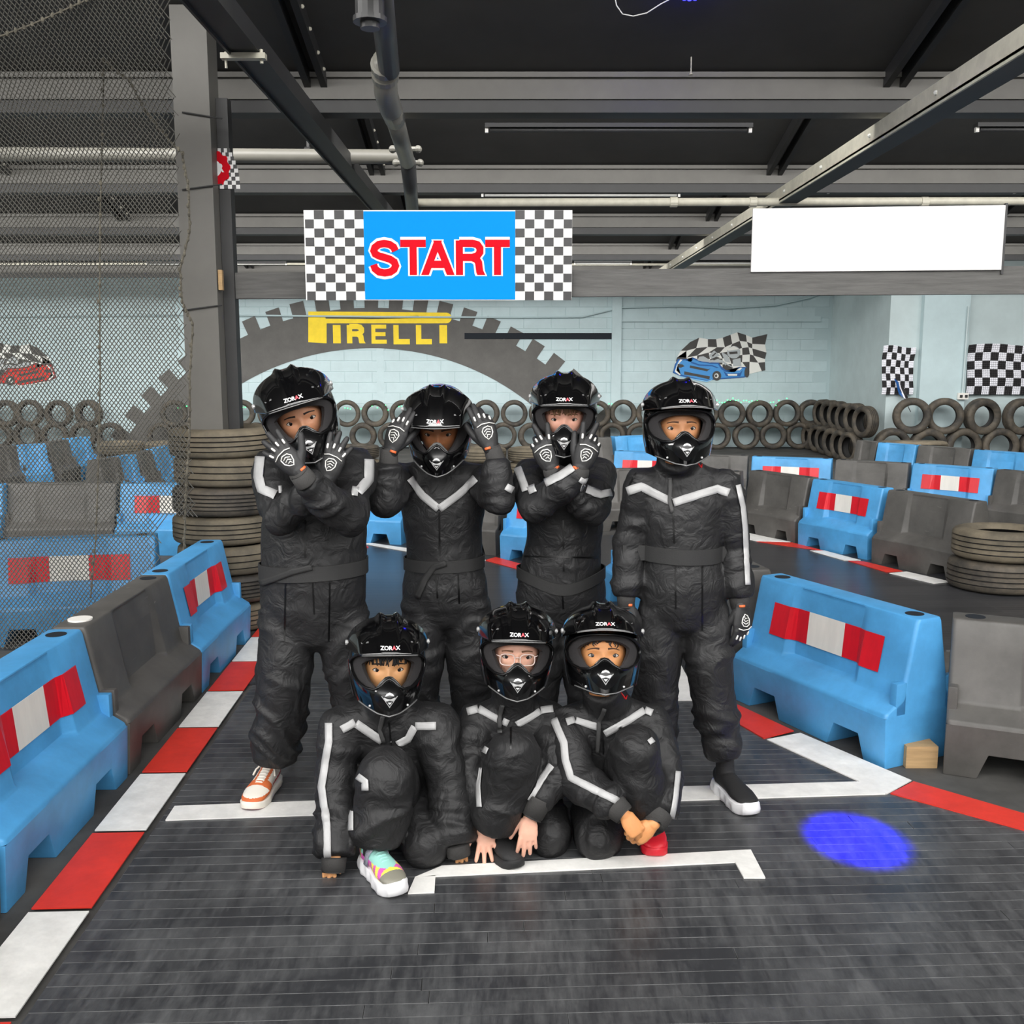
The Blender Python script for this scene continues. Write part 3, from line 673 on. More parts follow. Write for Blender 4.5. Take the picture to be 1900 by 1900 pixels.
def along(p0, p1, back):
    """front-foot line on the floor from pixels -> centre line, pushed back by half the depth"""
    d = (p1-p0); n = Vector((-d.y, d.x, 0)).normalized()
    if n.y*1 < 0 and not back: n = -n
    return p0+n*.205, p1+n*.205
# near left row (front faces look right, towards the track)
for (y0, y1), col, tp, lab, cp in (((1.62, 2.57), 'g', False, 'dark grey barrier at the lower left corner, nearest the viewer', 0),
        ((2.60, 3.53), 'b', True, 'large bright blue barrier with red and white tape, nearest on the left', 0),
        ((3.56, 4.49), 'g', False, 'dark grey barrier with a white round cap between two blue ones on the left', 1),
        ((4.51, 5.43), 'b', True, 'blue taped barrier on the left, standing before the tall tyre stack', 0)):
    xa = -1.403-.020*(y0-2.6); xb = -1.403-.020*(y1-2.6)
    barrier((xa-.205, y0), (xb-.205, y1), col, lab, tp, flip=False, cap=(-cp if cp else False))
# the rows further away: (end, end, colour, tape, label) on the centre line
def gb(u, v): return G(u, v)
def row(u0, v0, u1, v1, col, tape, lab, **k):
    p0, p1 = G(u0, v0), G(u1, v1); d = p1-p0; n = Vector((-d.y, d.x, 0)).normalized()
    if n.y < 0: n = -n
    c = (p0+p1)/2+n*.205; d = d.normalized()*(BL/2)
    t = barrier(c-d, c+d, col, lab, tape, **k); t.scale.x = max(.4, min(1.06, ((p1-p0).length-.01)/BL)); return t
# right near line
p0 = Vector((1.04, 4.46, 0)); 
row(1356, 1292, 1640, 1425, 'b', True, 'large bright blue taped barrier on the right beside the standing child with sock trainers')
barrier((1.70, 3.745), (2.555, 3.365), 'g', 'large scuffed dark grey barrier cut by the right edge of the picture')
barrier((1.00, 5.52), (1.16, 4.62), 'g', 'scuffed dark grey barrier glimpsed between the legs of the right standing child')
barrier((.80, 6.46), (.98, 5.55), 'b', 'blue barrier end showing between the two right standing children')
# group seen between the standing children
row(575, 1003, 745, 1011, 'b', False, 'blue barrier seen between the two left standing children')
row(765, 1016, 920, 1031, 'g', False, 'dark grey barrier behind the child with hands at the helmet')
row(926, 1037, 1065, 1054, 'b', True, 'blue taped barrier seen between the second and third standing children')
# far side of the track, right
row(1115, 985, 1245, 982, 'g', False, 'grey barrier behind the gap of the two right standing children')
row(1250, 983, 1362, 992, 'g', False, 'grey barrier hidden behind the helmet and shoulder of the right standing child')
row(1365, 985, 1474, 1008, 'g', False, 'grey barrier with an oval mark left of a blue taped one on the far side')
row(1478, 1010, 1608, 1039, 'b', True, 'blue taped barrier standing on the far kerb, left of the two loose tyres')
row(1614, 1042, 1776, 1079, 'g', False, 'dark grey barrier on the far kerb touching the two loose tyres')
# second row back, right: tops z=.57 at given pixels
def toprow(u0, v0, u1, v1, col, tape, lab, **k):
    p0, p1 = G(u0, v0, .57), G(u1, v1, .57); c = (p0+p1)/2; d = (p1-p0).normalized()*(BL/2)
    t = barrier(c-d, c+d, col, lab, tape, **k); t.scale.x = max(.4, min(1.06, ((p1-p0).length-.01)/BL)); return t
toprow(1142, 834, 1262, 838, 'b', True, 'blue taped barrier behind the helmet chin of the right standing child')
toprow(1270, 840, 1390, 843, 'g', False, 'grey barrier just right of the helmet of the right standing child')
toprow(1396, 844, 1546, 849, 'b', True, 'blue taped barrier in the second row, left end of the right hand group')
toprow(1553, 850, 1690, 857, 'g', False, 'grey barrier in the second row between two blue taped ones')
toprow(1697, 857, 1850, 867, 'b', True, 'blue taped barrier in the second row near the right edge')
toprow(1856, 868, 2020, 884, 'g', False, 'grey barrier in the second row cut by the right edge')
toprow(1136, 808, 1215, 805, 'b', False, 'pale blue barrier left of the right standing child, in the third row')
toprow(1050, 813, 1130, 809, 'g', False, 'grey barrier behind the helmet of the third standing child, in the third row')
toprow(1600, 815, 1632, 818, 'g', False, 'grey barrier end standing before the flat tyre on the right')
toprow(1634, 819, 1706, 824, 'b', False, 'short looking blue barrier in the third row before the corner tyres')
toprow(1709, 824, 1808, 831, 'g', False, 'grey barrier in the third row between two untaped blue ones')
toprow(1812, 832, 1925, 840, 'b', False, 'untaped blue barrier in the third row at the right edge')
# left, behind the net
toprow(-30, 997, 292, 987, 'b', True, 'large blue taped barrier directly behind the net')
toprow(-200, 897, 12, 895, 'b', False, 'blue barrier at the left edge behind the net')
toprow(18, 893, 222, 892, 'g', False, 'dark grey barrier behind the net, standing behind the large blue taped one')
toprow(228, 893, 425, 895, 'b', True, 'blue taped barrier behind the net, half hidden by the tyre stack')
def lrow(k0, *a, **k): return toprow(*a, **k)
toprow(-62, 833, 26, 824, 'g', False, 'grey barrier of the far slanting row at the left edge behind the net')
toprow(29, 824, 77, 821, 'b', False, 'left blue barrier of the far slanting row behind the net')
toprow(80, 820, 118, 813, 'g', False, 'grey barrier between the two blue ones of the far slanting row behind the net')
toprow(121, 812, 160, 808, 'b', False, 'right blue barrier of the far slanting row behind the net')
toprow(182, 850, 203, 847, 'g', False, 'grey barrier left of the nearer slanting blue pair behind the net')
toprow(206, 846, 242, 841, 'b', False, 'left blue barrier of the nearer slanting pair behind the net')
toprow(246, 840, 272, 833, 'g', False, 'grey barrier between the nearer slanting blue pair behind the net')
toprow(276, 832, 312, 824, 'b', False, 'right blue barrier of the nearer slanting pair, beside the tyre stack')
# ================================================================== TYRES
def tyre_mesh(R_, w, name, grooves=4, hole=.62, m_='rubber'):
    """lathe about z, width along z; tread grooves are cut in"""
    mb = MB(); h = w/2; ri = R_*hole; prof = []; mis = []
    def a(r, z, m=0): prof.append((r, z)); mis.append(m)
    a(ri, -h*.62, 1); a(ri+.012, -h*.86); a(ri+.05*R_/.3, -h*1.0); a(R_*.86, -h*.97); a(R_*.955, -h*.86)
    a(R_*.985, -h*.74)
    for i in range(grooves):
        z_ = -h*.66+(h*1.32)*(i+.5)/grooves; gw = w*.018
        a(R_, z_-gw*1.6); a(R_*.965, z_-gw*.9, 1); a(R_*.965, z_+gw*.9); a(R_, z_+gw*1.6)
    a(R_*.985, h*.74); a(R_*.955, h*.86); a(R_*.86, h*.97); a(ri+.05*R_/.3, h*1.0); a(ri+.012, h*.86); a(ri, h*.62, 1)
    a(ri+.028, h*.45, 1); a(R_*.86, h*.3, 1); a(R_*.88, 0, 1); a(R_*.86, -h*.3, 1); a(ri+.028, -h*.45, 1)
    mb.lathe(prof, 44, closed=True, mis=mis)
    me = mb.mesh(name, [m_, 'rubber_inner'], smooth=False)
    o = bpy.data.objects.new('t', me); smooth_angle(o, 50); bpy.data.objects.remove(o)
    return me
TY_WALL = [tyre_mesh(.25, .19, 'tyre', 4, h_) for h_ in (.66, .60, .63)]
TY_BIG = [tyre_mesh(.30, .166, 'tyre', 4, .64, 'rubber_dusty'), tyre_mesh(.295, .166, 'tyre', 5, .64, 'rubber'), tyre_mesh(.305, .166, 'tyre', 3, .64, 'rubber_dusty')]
def tyre(loc, normal, lab, group, me, spin=0.0):
    o = link('tyre', me); n = Vector(normal).normalized(); q = n.to_track_quat('Z', 'Y')
    o.rotation_mode = 'QUATERNION'; o.rotation_quaternion = q; o.location = loc
    return tag(o, lab, 'tyre', group)
# tall stack round the post
for i in range(7):
    tyre((-1.675+rnd.uniform(-.02, .02), 5.80+rnd.uniform(-.01, .02), .072+i*.168), (rnd.uniform(-.02, .02), rnd.uniform(-.02, .02), 1),
         'dusty black tyre, %s from the floor in the stack round the post' % ORD[i] if i else 'lowest dusty black tyre in the stack round the post', 'tyres stacked round the post', TY_BIG[i % 3])
# loose pair by the far kerb on the right
c = G(1890, 1107)
for i in range(2):
    tyre((c.x+.02*i, c.y+.30, .10+i*.212), (0, .02, 1), ('lower' if i == 0 else 'upper')+' of the two loose tyres lying stacked at the right edge', 'loose tyre pair', tyre_mesh(.325, .21, 'tyre', 4, .62, 'rubber_dusty' if i else 'rubber'))
# wall row along the back: top row and bottom row
YT = 18.65; r_ = .262; ys_ = YT
def wall_row(us, v, zc, name, Y, group, nrm=(0, -1, 0)):
    for i, u in enumerate(us):
        p = P(u, v, Y); n = Vector(nrm)+Vector((rnd.uniform(-.16, .16), 0, rnd.uniform(-.05, .05)))
        tyre((p.x, Y, zc+rnd.uniform(-.008, .008)), n, name(i), group, TY_WALL[i % 3])
ordl = lambda i: ORD[i] if i < 12 else str(i+1)+'th'
gW = 'tyres along the back wall'
zT, zB = .655, .24
wall_row([-32, 13, 56, 110, 166], 780, zT, lambda i: 'tyre in the upper back row behind the net, %s from the left edge' % ordl(i), YT, gW)
wall_row([-55, 0, 52, 103, 156, 206], 820, zB, lambda i: 'tyre in the lower back row behind the net, %s from the left edge' % ordl(i), YT, gW)
wall_row([300, 352, 424, 476, 530], 820, zB, lambda i: 'tyre in the lower back row near the left child, %s after the mural edge' % ordl(i), YT, gW)
wall_row([324, 449, 504, 556, 598], 780, zT, lambda i: 'tyre in the upper back row near the left child, %s after the mural edge' % ordl(i), YT, gW)
wall_row([644, 696, 748, 800, 850, 902, 954], 775, zT, lambda i: 'tyre in the upper back row near the second child, %s from the left' % ordl(i), YT, gW)
wall_row([592, 674, 726, 778, 830, 882, 934, 986], 820, zB, lambda i: 'tyre in the lower back row near the second child, %s from the left' % ordl(i), YT, gW)
wall_row([1006, 1058, 1108, 1156, 1205, 1256], 770, zT, lambda i: 'tyre in the upper back row near the third child, %s from the left' % ordl(i), YT, gW)
wall_row([1040, 1088, 1136, 1186, 1236, 1284, 1330], 815, zB, lambda i: 'tyre in the lower back row near the right child, %s from the left' % ordl(i), YT, gW)
wall_row([1308, 1358, 1409, 1460, 1505], 765, zT, lambda i: 'tyre in the upper back row below the blue kart, %s from the left' % ordl(i), YT, gW)
wall_row([1384, 1434, 1482], 815, zB, lambda i: 'tyre in the lower back row below the blue kart, %s from the left' % ordl(i), YT, gW)
# rows along the returning wall, seen at a slant
for i in range(6):
    y_ = 18.25-i*.52; x_ = 5.70-.0*i
    tyre((x_-.02-.03*i, y_, zT+.03*rnd.random()), (-1, -.28, rnd.uniform(-.05, .05)), 'tyre in the upper slanting row at the wall corner, %s from the corner' % ordl(i), 'tyres at the wall corner', TY_WALL[i % 3])
for i in range(6):
    y_ = 18.5-i*.52
    tyre((5.56-.03*i, y_, zB), (-1, -.28, rnd.uniform(-.05, .05)), 'tyre in the lower slanting row at the wall corner, %s from the corner' % ordl(i), 'tyres at the wall corner', TY_WALL[(i+1) % 3])
TY_RT = [tyre_mesh(.285, .2, 'tyre', 4, h_) for h_ in (.60, .62, .58)]
for i, u in enumerate((1692, 1752, 1822, 1895, 1965)):
    p = P(u, 770, 15.7); tyre((p.x, 15.7, .75-.004*i), (-.25 if i < 2 else .12, -1, rnd.uniform(-.04, .04)), 'large upper tyre in the row below the flags, %s counted from the corner' % ordl(i), 'tyres below the flags', TY_RT[i % 3])
for i, u in enumerate((1655, 1722, 1786, 1855, 1925)):
    p = P(u, 820, 15.7); tyre((p.x, 15.7, .275), (rnd.uniform(-.1, .1), -1, rnd.uniform(-.04, .04)), 'large lower tyre in the row below the flags, %s counted from the corner' % ordl(i), 'tyres below the flags', TY_RT[(i+1) % 3])
# a big flat tyre end behind the grey barrier on the right
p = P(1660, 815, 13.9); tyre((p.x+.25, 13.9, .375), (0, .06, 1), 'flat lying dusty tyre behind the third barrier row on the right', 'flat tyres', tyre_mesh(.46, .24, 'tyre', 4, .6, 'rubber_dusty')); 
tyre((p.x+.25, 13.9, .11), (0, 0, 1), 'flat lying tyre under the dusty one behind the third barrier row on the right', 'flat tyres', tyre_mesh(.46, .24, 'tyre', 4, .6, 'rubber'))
# flat tyre rows behind the net
for i, (u, v, Y) in enumerate(((0, 878, 9.3), (126, 880, 9.3), (-130, 880, 9.3), (225, 822, 13.2), (312, 818, 13.2), (400, 815, 13.2))):
    for j in range(2 if i < 3 else 3):
        p = P(u, v, Y); tyre((p.x, Y, .09+.18*j), (0, 0, 1), '%s flat tyre in the %s pile of low tyres behind the net' % (['lowest', 'middle' if i > 2 else 'upper', 'topmost'][j], ordl(i)), 'low tyre piles behind the net', TY_BIG[(i+j) % 3])
for i, (u, Y) in enumerate(((893, 12.2), (988, 12.2), (660, 12.6), (565, 12.6))):
    for j in range(3):
        p = P(u, 830, Y); tyre((p.x, Y, .09+.18*j), (0, 0, 1), '%s flat tyre in the %s pile of low tyres behind the standing children' % (['lowest', 'middle', 'topmost'][j], ordl(i)), 'low tyre piles behind the children', TY_BIG[(i+j) % 3])
# green fairy lights along the tyre tops
mb = MB()
for u0, u1, v in ((324, 352, 752), (640, 760, 752), (1095, 1140, 745), (1330, 1480, 742), (1290, 1330, 748), (440, 470, 752)):
    n = max(3, int((u1-u0)/5))
    for i in range(n):
        u = u0+(u1-u0)*i/n; p = P(u, v+rnd.uniform(-4, 6)+5*abs(math.sin(u/16)), YT-.02); mb.ball(p, .011, 5, 4)
fl = thing('fairy_lights', 'string of tiny green lights along the tops of the back wall tyres', 'lights', (0, YT, .9))
o = mb.obj('bulbs', 'led_green', fl); o.location = (0, -YT, -.9); tag(o, kind='stuff')
# ================================================================== FLAGS AND KART MURALS
def flag(u0, v0, u1, v1, Y, nx, nz, label, wav, phase):
    a = P(u0, v1, Y); b_ = P(u1, v0, Y); t = thing('checkered_flag', label, 'flag', (a.x, Y, a.z), 0, 'checkered flags on the alcove wall')
    mb = MB(); w = b_.x-a.x; h = b_.z-a.z; k = 4
    def pt(i, j):
        s = i/(nx*k); q = j/(nz*k)
        return (w*s+.01*math.sin(7*q+phase), -.03-wav*(math.sin(9*s+4*q+phase)+.5*math.sin(15*q-6*s)), h*q+.02*math.sin(5*s+phase)*q)
    for i in range(nx*k):
        for j in range(nz*k):
            mb.add([pt(i, j), pt(i+1, j), pt(i+1, j+1), pt(i, j+1)], [(0,1,2,3)], (i//k+j//k) % 2)
    o = mb.obj('cloth', ['flag_white', 'flag_black'], t, smooth=True, fix=False)
    s_ = o.modifiers.new('s', 'SOLIDIFY'); s_.thickness = .002
flag(1633, 643, 1697, 732, 16.06, 7, 7, 'rumpled checkered flag by the wall corner with a small blue flag before it', .016, .6)
flag(1790, 640, 1925, 732, 16.06, 9, 6, 'wide checkered flag pinned on the wall at the right edge', .008, 0)
c = P(1668, 735, 15.98)
t = thing('small_flag', 'small blue and white flag on a thin stick before the rumpled checkered flag', 'flag', c)
mb = MB(); mb.tube([(.2, .0, -.25), (-.08, 0, .28)], .006, 6); mb.obj('stick', 'wire_dark', t)
mb = MB()
def sp(i, j): return (-.10+.034*i+.02*j, -.012-.018*math.sin(i*1.1+j), .28-.05*j-.028*i)
for i in range(5):
    for j in range(5): mb.add([sp(i, j), sp(i+1, j), sp(i+1, j+1), sp(i, j+1)], [(0,1,2,3)], 0 if i < 2 else (1 if i < 3 else 2))
o = mb.obj('cloth', ['mural_navy', 'flag_white', 'flag_black'], t, fix=False); s_ = o.modifiers.new('s', 'SOLIDIFY'); s_.thickness = .002
# wall socket and conduit beside the right flag
c = P(1785, 735, 15.95); t = thing('wall_socket', 'white double socket with a conduit on the pier beside the right flag', 'socket', c)
mb = MB(); mb.box((-.07, -.03, -.05), (.09, .02, .05)); mb.obj('box', 'white_plastic', t)
mb = MB(); mb.tube([(0, -.01, .05), (.01, -.01, 1.4)], .014, 6); mb.obj('conduit', 'wall_plain', t)
for dx in (-.03, .05):
    mb = MB(); mb.box((dx-.018, -.05, -.02), (dx+.018, -.03, .02)); mb.obj('plug', 'wire_dark', t)
# kart murals: drawn in the mural's own small frame (x 0..190, y up 0..110 mural pixels), painted flat on the wall
def kart_mural(u_of, v_of, label, c_main, c_dark, c_light, flag_cols):
    t = thing('kart_mural', label, 'mural', P(u_of(95), v_of(40), YW-.013), 0, 'kart murals on the back wall'); o0 = t.location
    def W_(p, k): q = P(u_of(p[0]), v_of(p[1]), YW-.013-.0016*k); return q-o0
    def poly(name, layers):
        mb = MB(); mi = []
        ms = []
        for (pts, m_, k) in layers:
            if m_ not in ms: ms.append(m_)
            pts2 = [W_(p, k) for p in pts]
            bmt = bmesh.new(); vv = [bmt.verts.new(p) for p in pts2]; bmt.faces.new(vv); bmesh.ops.triangulate(bmt, faces=bmt.faces)
            bmt.verts.index_update(); mb.add([v.co[:] for v in bmt.verts], [tuple(v.index for v in f.verts) for f in bmt.faces], ms.index(m_)); bmt.free()
        mb.obj(name, ms, t, fix=False)
    X = lambda a: a/10.0; Y_ = lambda b: (1086-b)/9.05*.905
    S = lambda *pp: [((a-0)/9.05*.905, (1086-b)/9.05*.905) for a, b in pp]   # zoomed-picture coordinates -> mural pixels*1
    grid = [  # rows of the waving checkered flag, top to bottom, left to right (zoomed-picture coordinates)
        [(455,315),(610,240),(755,265),(895,265),(1005,240),(1135,190),(1250,150),(1395,195),(1500,240),(1755,180)],
        [(395,460),(560,415),(755,395),(910,400),(1040,400),(1165,345),(1290,295),(1410,310),(1500,345),(1715,355)],
        [(240,570),(400,575),(575,540),(770,490),(950,500),(1090,475),(1330,415),(1440,400),(1500,420),(1740,490)],
        [(215,640),(400,640),(575,600),(790,600),(1000,590),(1110,560),(1335,530),(1460,520),(1520,540),(1715,600)],
        [(200,720),(400,720),(600,700),(800,700),(1000,690),(1150,680),(1330,650),(1455,645),(1600,660),(1715,650)],
        [(200,800),(400,800),(600,800),(800,800),(1000,800),(1180,800),(1440,800),(1450,850),(1660,800),(1720,790)]]
    L = []
    for j in range(5):
        for i in range(9):
            q = [grid[j][i], grid[j][i+1], grid[j+1][i+1], grid[j+1][i]]
            L.append((S(*q), flag_cols[(i+j+1) % 2], 0))
    L.append((S((300,460),(455,315),(395,460)), flag_cols[1], 0)); L.append((S((240,570),(300,455),(395,458),(395,575)), flag_cols[0], 0))
    poly('flag_cloth', L)
    D = [(S((165,830),(200,690),(250,600),(390,600),(470,620),(500,570),(620,620),(800,660),(930,655),(1000,740),(1060,790),(1200,800),(1290,730),(1400,735),(1455,800),(1440,880),(1360,910),(1000,935),(830,950),(740,980),(560,950),(280,880)), c_dark, 1),
         (S((190,820),(225,700),(260,625),(380,620),(470,650),(510,600),(620,650),(800,680),(920,680),(980,770),(1060,815),(1200,820),(1300,750),(1380,755),(1360,890),(1000,915),(830,930),(740,955),(570,925),(290,855)), c_main, 2),
         (S((200,810),(235,700),(290,605),(330,610),(250,700),(225,790),(300,860),(280,870)), 'mural_white', 3),
         (S((455,705),(760,770),(800,760),(740,805),(450,745)), 'mural_black', 3), (S((360,805),(520,840),(790,890),(780,940),(560,890),(355,860)), 'mural_black', 3),
         (S((250,680),(330,690),(365,720),(300,745),(240,735)), 'mural_black', 3),
         (S((480,640),(620,690),(830,700),(940,745),(900,750),(820,720),(600,710),(470,665)), c_dark, 3),
         (S((290,885),(560,935),(740,965),(830,935),(830,950),(740,985),(560,955),(280,895)), c_light, 3), (S((1080,850),(1250,850),(1245,880),(1100,880)), 'mural_white', 3),
         (S((1230,790),(1300,740),(1335,745),(1290,790)), 'mural_white', 3), (S((1010,790),(1070,840),(1290,835),(1340,780),(1300,890),(1060,890)), c_dark, 2.5)]
    poly('kart_body', D)
    Pn = [(S((580,620),(610,560),(680,550),(800,620),(900,590),(1000,620),(1100,690),(1180,740),(1060,720),(1010,660),(960,660),(800,655),(660,640)), 'mural_silver', 3.5),
          (S((770,540),(860,455),(960,540),(890,570),(820,600)), 'mural_silver', 3.5), (S((980,480),(1080,530),(1120,600),(1130,660),(1040,640)), 'mural_silver', 3.5),
          (S((820,545),(880,490),(900,500),(840,560)), 'mural_black', 4), (S((800,600),(900,560),(960,580),(860,620)), 'mural_black', 4),
          (S((1170,610),(1300,580),(1320,720),(1180,720)), 'mural_silver', 3.5), (S((1035,740),(1060,690),(1180,750),(1100,765)), 'mural_black', 4)]
    poly('painted_driver', Pn)
    circ = lambda cx, cy, rx, ry, n=22: S(*[(cx+rx*math.cos(2*math.pi*i/n), cy+ry*math.sin(2*math.pi*i/n)) for i in range(n)])
    poly('painted_helmet', [(circ(1190, 485, 112, 105), 'mural_silver', 4), (S((1110,480),(1250,470),(1255,510),(1120,520)), 'mural_black', 4.5), (S((1080,430),(1190,380),(1285,430),(1240,440),(1100,460)), 'mural_white', 4.5)])
    poly('painted_wheels', [(circ(905, 880, 75, 82), 'mural_black', 4), (circ(900, 880, 36, 40), 'mural_white', 4.5), (circ(893, 880, 20, 24), 'mural_black', 5), (circ(1410, 825, 42, 82), 'mural_black', 4)])
kart_mural(lambda x: 1230+x*1.105, lambda y: 720-y*1.105, 'blue racing kart with driver and checkered flag painted on the right of the back wall', 'mural_blue', 'mural_navy', 'mural_lightblue', ('mural_white', 'mural_black'))
kart_mural(lambda x: 124-x*1.16, lambda y: 728-y*1.06, 'red racing kart with checkered flag painted on the back wall behind the net', 'mural_red', 'mural_darkred', 'mural_white', ('mural_white', 'mural_black'))
# ================================================================== NET
nt_t = thing('safety_net', 'dark mesh safety net hanging left of the steel post', 'net', (-2.4, 5.20, .25))
o0 = nt_t.location
def net_pt(x, z):
    top = max(0, z-2.35)
    y = 5.20+.03*math.sin(x*2.1+z*.9)+.012*math.sin(z*6+x*5)-.42*top**1.4
    xr = -1.70-.02*math.sin(z*3)
    xx = x+.03*math.sin(z*2.2)*(x+1.7)*.3+ (.06*math.sin(z*1.7)*top if top else 0)
    return Vector((xx, y, z-.02*math.sin(x*4)))-o0
X0, X1, Z0, Z1 = -3.5, -1.66, .02, 3.30
mb = MB(); pitch = .023; slope = 1.25; seg = .10
def strand(x_at0, sgn):
    pts = []; z = Z0
    while z <= Z1+1e-6:
        x = x_at0+sgn*(z-Z0)/slope
        pts.append((x, z)); z += seg/1.3
    run = []
    for x, z in pts:
        wob = .0025*math.sin(z*90+x*30)
        if X0 <= x <= ((X1+.16*max(0, z-2.35)) if z > .64 else -1.86): run.append(net_pt(x+wob, z))
        elif run:
            if len(run) > 1: mb.tube(run, .0028, 3, cap=False)
            run = []
    if len(run) > 1: mb.tube(run, .0028, 3, cap=False)
span = (Z1-Z0)/slope; x = X0-span
while x < X1+.2: strand(x, 1); x += pitch
x = X0
while x < X1+span: strand(x, -1); x += pitch
tag(mb.obj('mesh', 'net', nt_t, fix=False), kind='stuff')
def rope(name, pts, r):
    mb = MB(); mb.tube([Vector(p)-o0 for p in pts], r, 6)
    for i in range(len(pts)-1):
        a, b_ = Vector(pts[i]), Vector(pts[i+1])
        for k in range(5):
            q = a.lerp(b_, k/5)+Vector((rnd.uniform(-.006, .006), -.006, 0)); mb.ball(q-o0, (.008, .006, .013), 5, 4)
    mb.obj(name, 'rope', nt_t)
rope('seam_rope', [P(u, v, 5.16 if v > 150 else 5.05) for u, v in ((193, 112), (190, 250), (186, 400), (185, 560), (186, 700), (183, 850), (178, 1000), (168, 1110))], .004)
rope('seam_rope', [P(u, v, 5.14) for u, v in ((193, 112), (240, 150), (270, 205), (300, 245), (338, 285))], .004)
rope('edge_rope', [P(u, v, 5.18) for u, v in ((338, 285), (350, 350), (352, 430), (334, 500), (338, 560), (358, 600), (352, 700), (352, 800), (346, 900), (342, 1000), (338, 1060))], .006)
rope('edge_rope', [P(u, v, 4.85) for u, v in ((-20, 75), (60, 45), (150, 5), (200, -20))], .004)
# blue effect spotlight under the roof and its pool of light on the track
c = P(1283, -14, 5.45)
t = thing('effect_spotlight', 'small blue effect spotlight under the roof at the top edge', 'spotlight', c)
mb = MB(); mb.tube([(0, 0, 0), (0, -.02, .12)], .085, 20); mb.tube([(0, 0, .1), (0, 0, .13)], .015, 8); mb.obj('housing', 'steel_dark', t)
mb = MB()
for i in range(12):
    a_ = i*2*math.pi/12; mb.ball((.055*math.cos(a_), .055*math.sin(a_), -.006), .016, 8, 6)
mb.ball((0, 0, -.006), .025, 8, 6); mb.obj('lens_cluster', 'led_blue', t)
ld = bpy.data.lights.new('blue_beam', 'SPOT'); ld.energy = 26000; ld.color = (0.0, 0.0, 1.0); ld.spot_size = R(4.7); ld.spot_blend = .75; ld.shadow_soft_size = .03
lo = link('blue_beam', ld); tgt = G(1588, 1555); lo.location = c+(tgt-c).normalized()*.13; lo.rotation_euler = (tgt-lo.location).to_track_quat('-Z', 'Y').to_euler()
mb = MB(); mb.tube([P(u, v, 5.45) for u, v in ((1140, -10), (1144, 10), (1155, 26), (1175, 30), (1200, 24), (1225, 8), (1255, -8))], .003, 6)
tag(mb.obj('spotlight_lead', 'wire_white'), 'thin white lead looping down beside the blue spotlight', 'cable')
# packing timber under the big grey barrier
mb = MB(); c = G(1660, 1420); mb.box((1.50, 3.62, -.011), (1.62, 3.86, .075)); tag(mb.obj('timber_block', 'raw_timber'), 'rough timber block on the floor between the blue and grey barriers on the right', 'timber block')
mb = MB(); c = P(1282, 135, 6.2); mb.tube([c, c+Vector((0, 0, .09))], .004, 8); mb.tube([c+Vector((0, 0, -.012)), c], [.014, .005], 10); tag(mb.obj('sprinkler', 'steel_bright'), 'tiny sprinkler head under the roof below the blue spotlight', 'sprinkler')
# ================================================================== HELMET (built once, worn seven times)
def interp(x, xs, ys): return float(np.interp(x, xs, ys))
ZB_D = ([0,25,50,75,100,140,180], [-.152,-.146,-.128,-.113,-.108,-.115,-.118])
OP_D = [0,8,16,28,42,58,68,72]
LO_D = [-.036,-.043,-.056,-.068,-.066,-.050,-.028,-.005]; HI_D = [.042,.042,.042,.040,.035,.022,.008,-.005]
def h_abc(z):
    if z >= 0:
        f = max(0.0, 1-(z/.137)**2.25)**(1/2.25); return .127*f, .134*f, .152*f, 1.0
    s = min(1, z/-.09); s = s*s*(3-2*s)
    return .127-.014*(z/-.11)**2, .134+.052*s, .152-.02*(z/-.11)**2, 1+.28*s
def h_pt(phi, z, off=0.0):
    a, yf, yb, p = h_abc(z); c = math.cos(phi); s = math.sin(phi)
    a += off; yf += off; yb += off
    x = a*math.copysign(abs(s)**(p if c > 0 else 1), s)
    return Vector((x, -(yf if c > 0 else yb)*c, z+off*max(0, z/.137)))
def h_front_y(x, z, off=0.0):
    a, yf, yb, p = h_abc(z); s = min(.999, (abs(x)/a)**(1/p)); return -(yf*math.sqrt(1-s*s))-off
